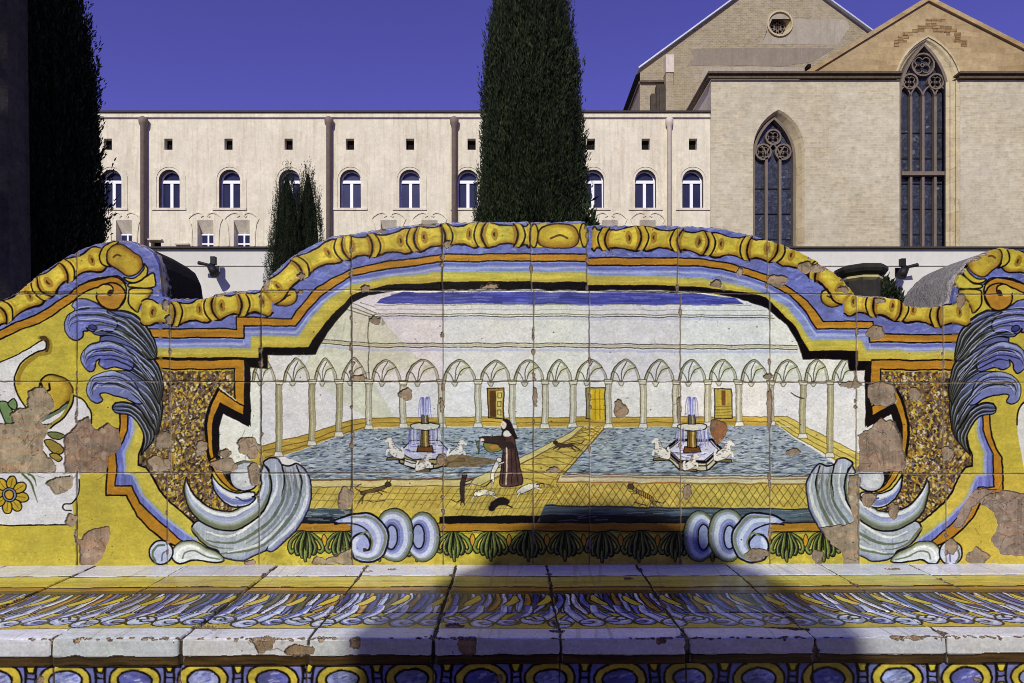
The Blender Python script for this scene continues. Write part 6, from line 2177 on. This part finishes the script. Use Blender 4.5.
def dense(name, V, rgb, glo, mat, parent):
    h, w = V.shape[:2]
    me = bpy.data.meshes.new(name)
    n = h * w
    me.vertices.add(n)
    me.vertices.foreach_set('co', V.reshape(-1).astype(np.float32))
    i = np.arange(n, dtype=np.int32).reshape(h, w)
    q = np.stack([i[:-1, :-1], i[:-1, 1:], i[1:, 1:], i[1:, :-1]], -1).reshape(-1, 4)
    me.loops.add(q.size)
    me.loops.foreach_set('vertex_index', q.ravel())
    me.polygons.add(len(q))
    me.polygons.foreach_set('loop_start', np.arange(0, q.size, 4, dtype=np.int32))
    me.polygons.foreach_set('use_smooth', np.ones(len(q), bool))
    a = me.color_attributes.new('paint', 'FLOAT_COLOR', 'POINT')
    a.data.foreach_set('color', np.concatenate([rgb.reshape(-1, 3), glo.reshape(-1, 1)], 1).astype(np.float32).ravel())
    me.update()
    return put(name, me, mat, parent)


XS = np.concatenate([np.arange(-165, -8, 2.0), np.arange(-8, 1032, .5), np.arange(1032, 1289, 2.0)])


def tile_tilt(X, Y, xs, ys, amp):
    """each tile sits a hair out of plane"""
    r = np.random.default_rng(3)
    a, b, c = (r.normal(0, amp, (len(xs) + 1, len(ys) + 1)) for _ in range(3))
    i, j = np.searchsorted(xs, X), np.searchsorted(ys, Y)
    xc = np.concatenate([[xs[0] - 45], (xs[:-1] + xs[1:]) / 2, [xs[-1] + 45]])[i]
    yc = np.concatenate([[ys[0] - 45], (ys[:-1] + ys[1:]) / 2, [ys[-1] + 45]])[j]
    return a[i, j] + b[i, j] * (X - xc) / 45 + c[i, j] * (Y - yc) / 45


def build_back():
    c = paint_back()
    top = np.interp(XS, SILX, SILY)
    top = top + np.interp(XS, np.arange(-165, 1290, 3.1), np.random.default_rng(2).normal(0, .35, 470)[:len(np.arange(-165, 1290, 3.1))])
    t = np.linspace(0, 1, 700)[:, None]
    PY = 567 + (top[None] - 567) * t
    PX = np.broadcast_to(XS[None], PY.shape)
    rgb, dep, glo = c.sample(PX, PY)
    y = dep * .0038 + tile_tilt(PX, PY, np.array([-104, -14, 76.6, 168, 260, 351, 443, 532, 588, 679, 769, 858, 945, 1046, 1137, 1228]), np.array([292., 381.6, 473.]), .0005)
    edge = np.clip((top[None] + 2.2 - PY) / 2.2, 0, 1)          # rounded arris
    y = y + .009 * edge ** 2
    V = np.stack([(PX - 512) * K, y, CZ + (HZ - PY) * K - TILT * (PX - 512) * K * .3], -1)
    dense('backrest', V, rgb, glo, M_GLAZE, bench)
    # the masonry body behind the tiles
    k = np.arange(0, len(XS), 4)
    xs, zs = (XS[k] - 512) * K, CZ + (HZ - (top[k] + .7)) * K - TILT * (XS[k] - 512) * K * .3
    bm = bmesh.new()
    rings = []
    for yy, dz in ((.0095, -.001), (.02, 0), (.07, .0), (.13, .0), (.195, -.004), (.2, -.01)):
        rings.append([bm.verts.new((x, yy, z + dz + (.0 if yy < .03 else 0))) for x, z in zip(xs, zs)])
    rings.append([bm.verts.new((x, .2, -.05)) for x in xs])
    rings.insert(0, [bm.verts.new((x, .0095, -.05)) for x in xs])
    for a, b in zip(rings[:-1], rings[1:]):
        for i in range(len(xs) - 1):
            bm.faces.new((a[i], a[i + 1], b[i + 1], b[i]))
    for e in (0, -1):
        bm.faces.new([r[e] for r in rings])
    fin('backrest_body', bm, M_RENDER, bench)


def build_seat():
    c = paint_seat()
    v = np.concatenate([np.arange(0, 205, .8), np.arange(205, 232.01, .4)])
    # profile: depth (towards the viewer) and height along the unrolled surface
    lip = lambda d: .4305 - .0494 * d           # the seat falls slightly to the front
    ctl = [(v_, d_, lip(d_) + o_) for v_, d_, o_ in ((0, 0, 0), (38, .0765, 0), (41.5, .082, -.002), (45, .088, 0), (77, .153, 0), (79, .157, -.0015), (97, .1935, -.0015), (99, .197, -.002), (186, .3725, -.001),
           (189, .378, -.001), (191.5, .384, .003), (208, .4155, .003), (211, .4225, .0022), (213.5, .4255, 0))]
    ctl += [(221.8, .4262, .3858), (222.6, .4242, .384), (224, .4238, .381), (230.5, .4232, .3685), (232, .416, .367)]
    vc, dc, hc = (np.array([q[i] for q in ctl]) for i in range(3))
    xs = np.concatenate([np.arange(-165, 140, 1.5), np.arange(140, 880, .5), np.arange(880, 1289, 1.5)]) if False else XS
    PX, PV = np.meshgrid(xs, v)
    rgb, dep, glo = c.sample(PX, PV)
    d, h = np.interp(PV, vc, dc), np.interp(PV, vc, hc)
    nt = np.gradient(np.stack([np.interp(v, vc, dc), np.interp(v, vc, hc)], 1), axis=0)
    nt /= np.hypot(nt[:, 0], nt[:, 1])[:, None] + 1e-9
    r8 = np.random.default_rng(8)
    ji = np.searchsorted(np.arange(-85, 1300, 90.3), PX)
    du = (PX + 130.15 - ji * 90.3) / 45
    rel = dep * .0032 + .0007 * r8.normal(0, 1, 40)[ji] + .0006 * r8.normal(0, 1, 40)[ji] * du + .0014 * np.clip(np.abs(du) - .93, 0, 1) / .07 * (PV > 195)
    d = d + nt[:, 1][:, None] * rel
    h = h - nt[:, 0][:, None] * rel
    V = np.stack([(PX - 512) * K, -d, h - 0 + TILT * (PX - 512) * K], -1)
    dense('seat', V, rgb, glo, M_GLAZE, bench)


def build_riser():
    c = paint_front()
    v = np.arange(0, 178, 1.0)
    v = np.concatenate([np.arange(0, 40, .6), np.arange(40, 178, 2.0)])
    PX, PV = np.meshgrid(XS, v)
    rgb, dep, glo = c.sample(PX, PV)
    V = np.stack([(PX - 512) * K, -.4155 + dep * .002, .3672 - PV * K + TILT * (PX - 512) * K], -1)
    dense('seat_riser', V, rgb, glo, M_GLAZE, bench)
    bm = bmesh.new()
    box(bm, -165 * K - 512 * K, (1288 - 512) * K, -.408, -.003, .0, .355)
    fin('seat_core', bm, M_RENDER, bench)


build_back()
build_seat()
build_riser()
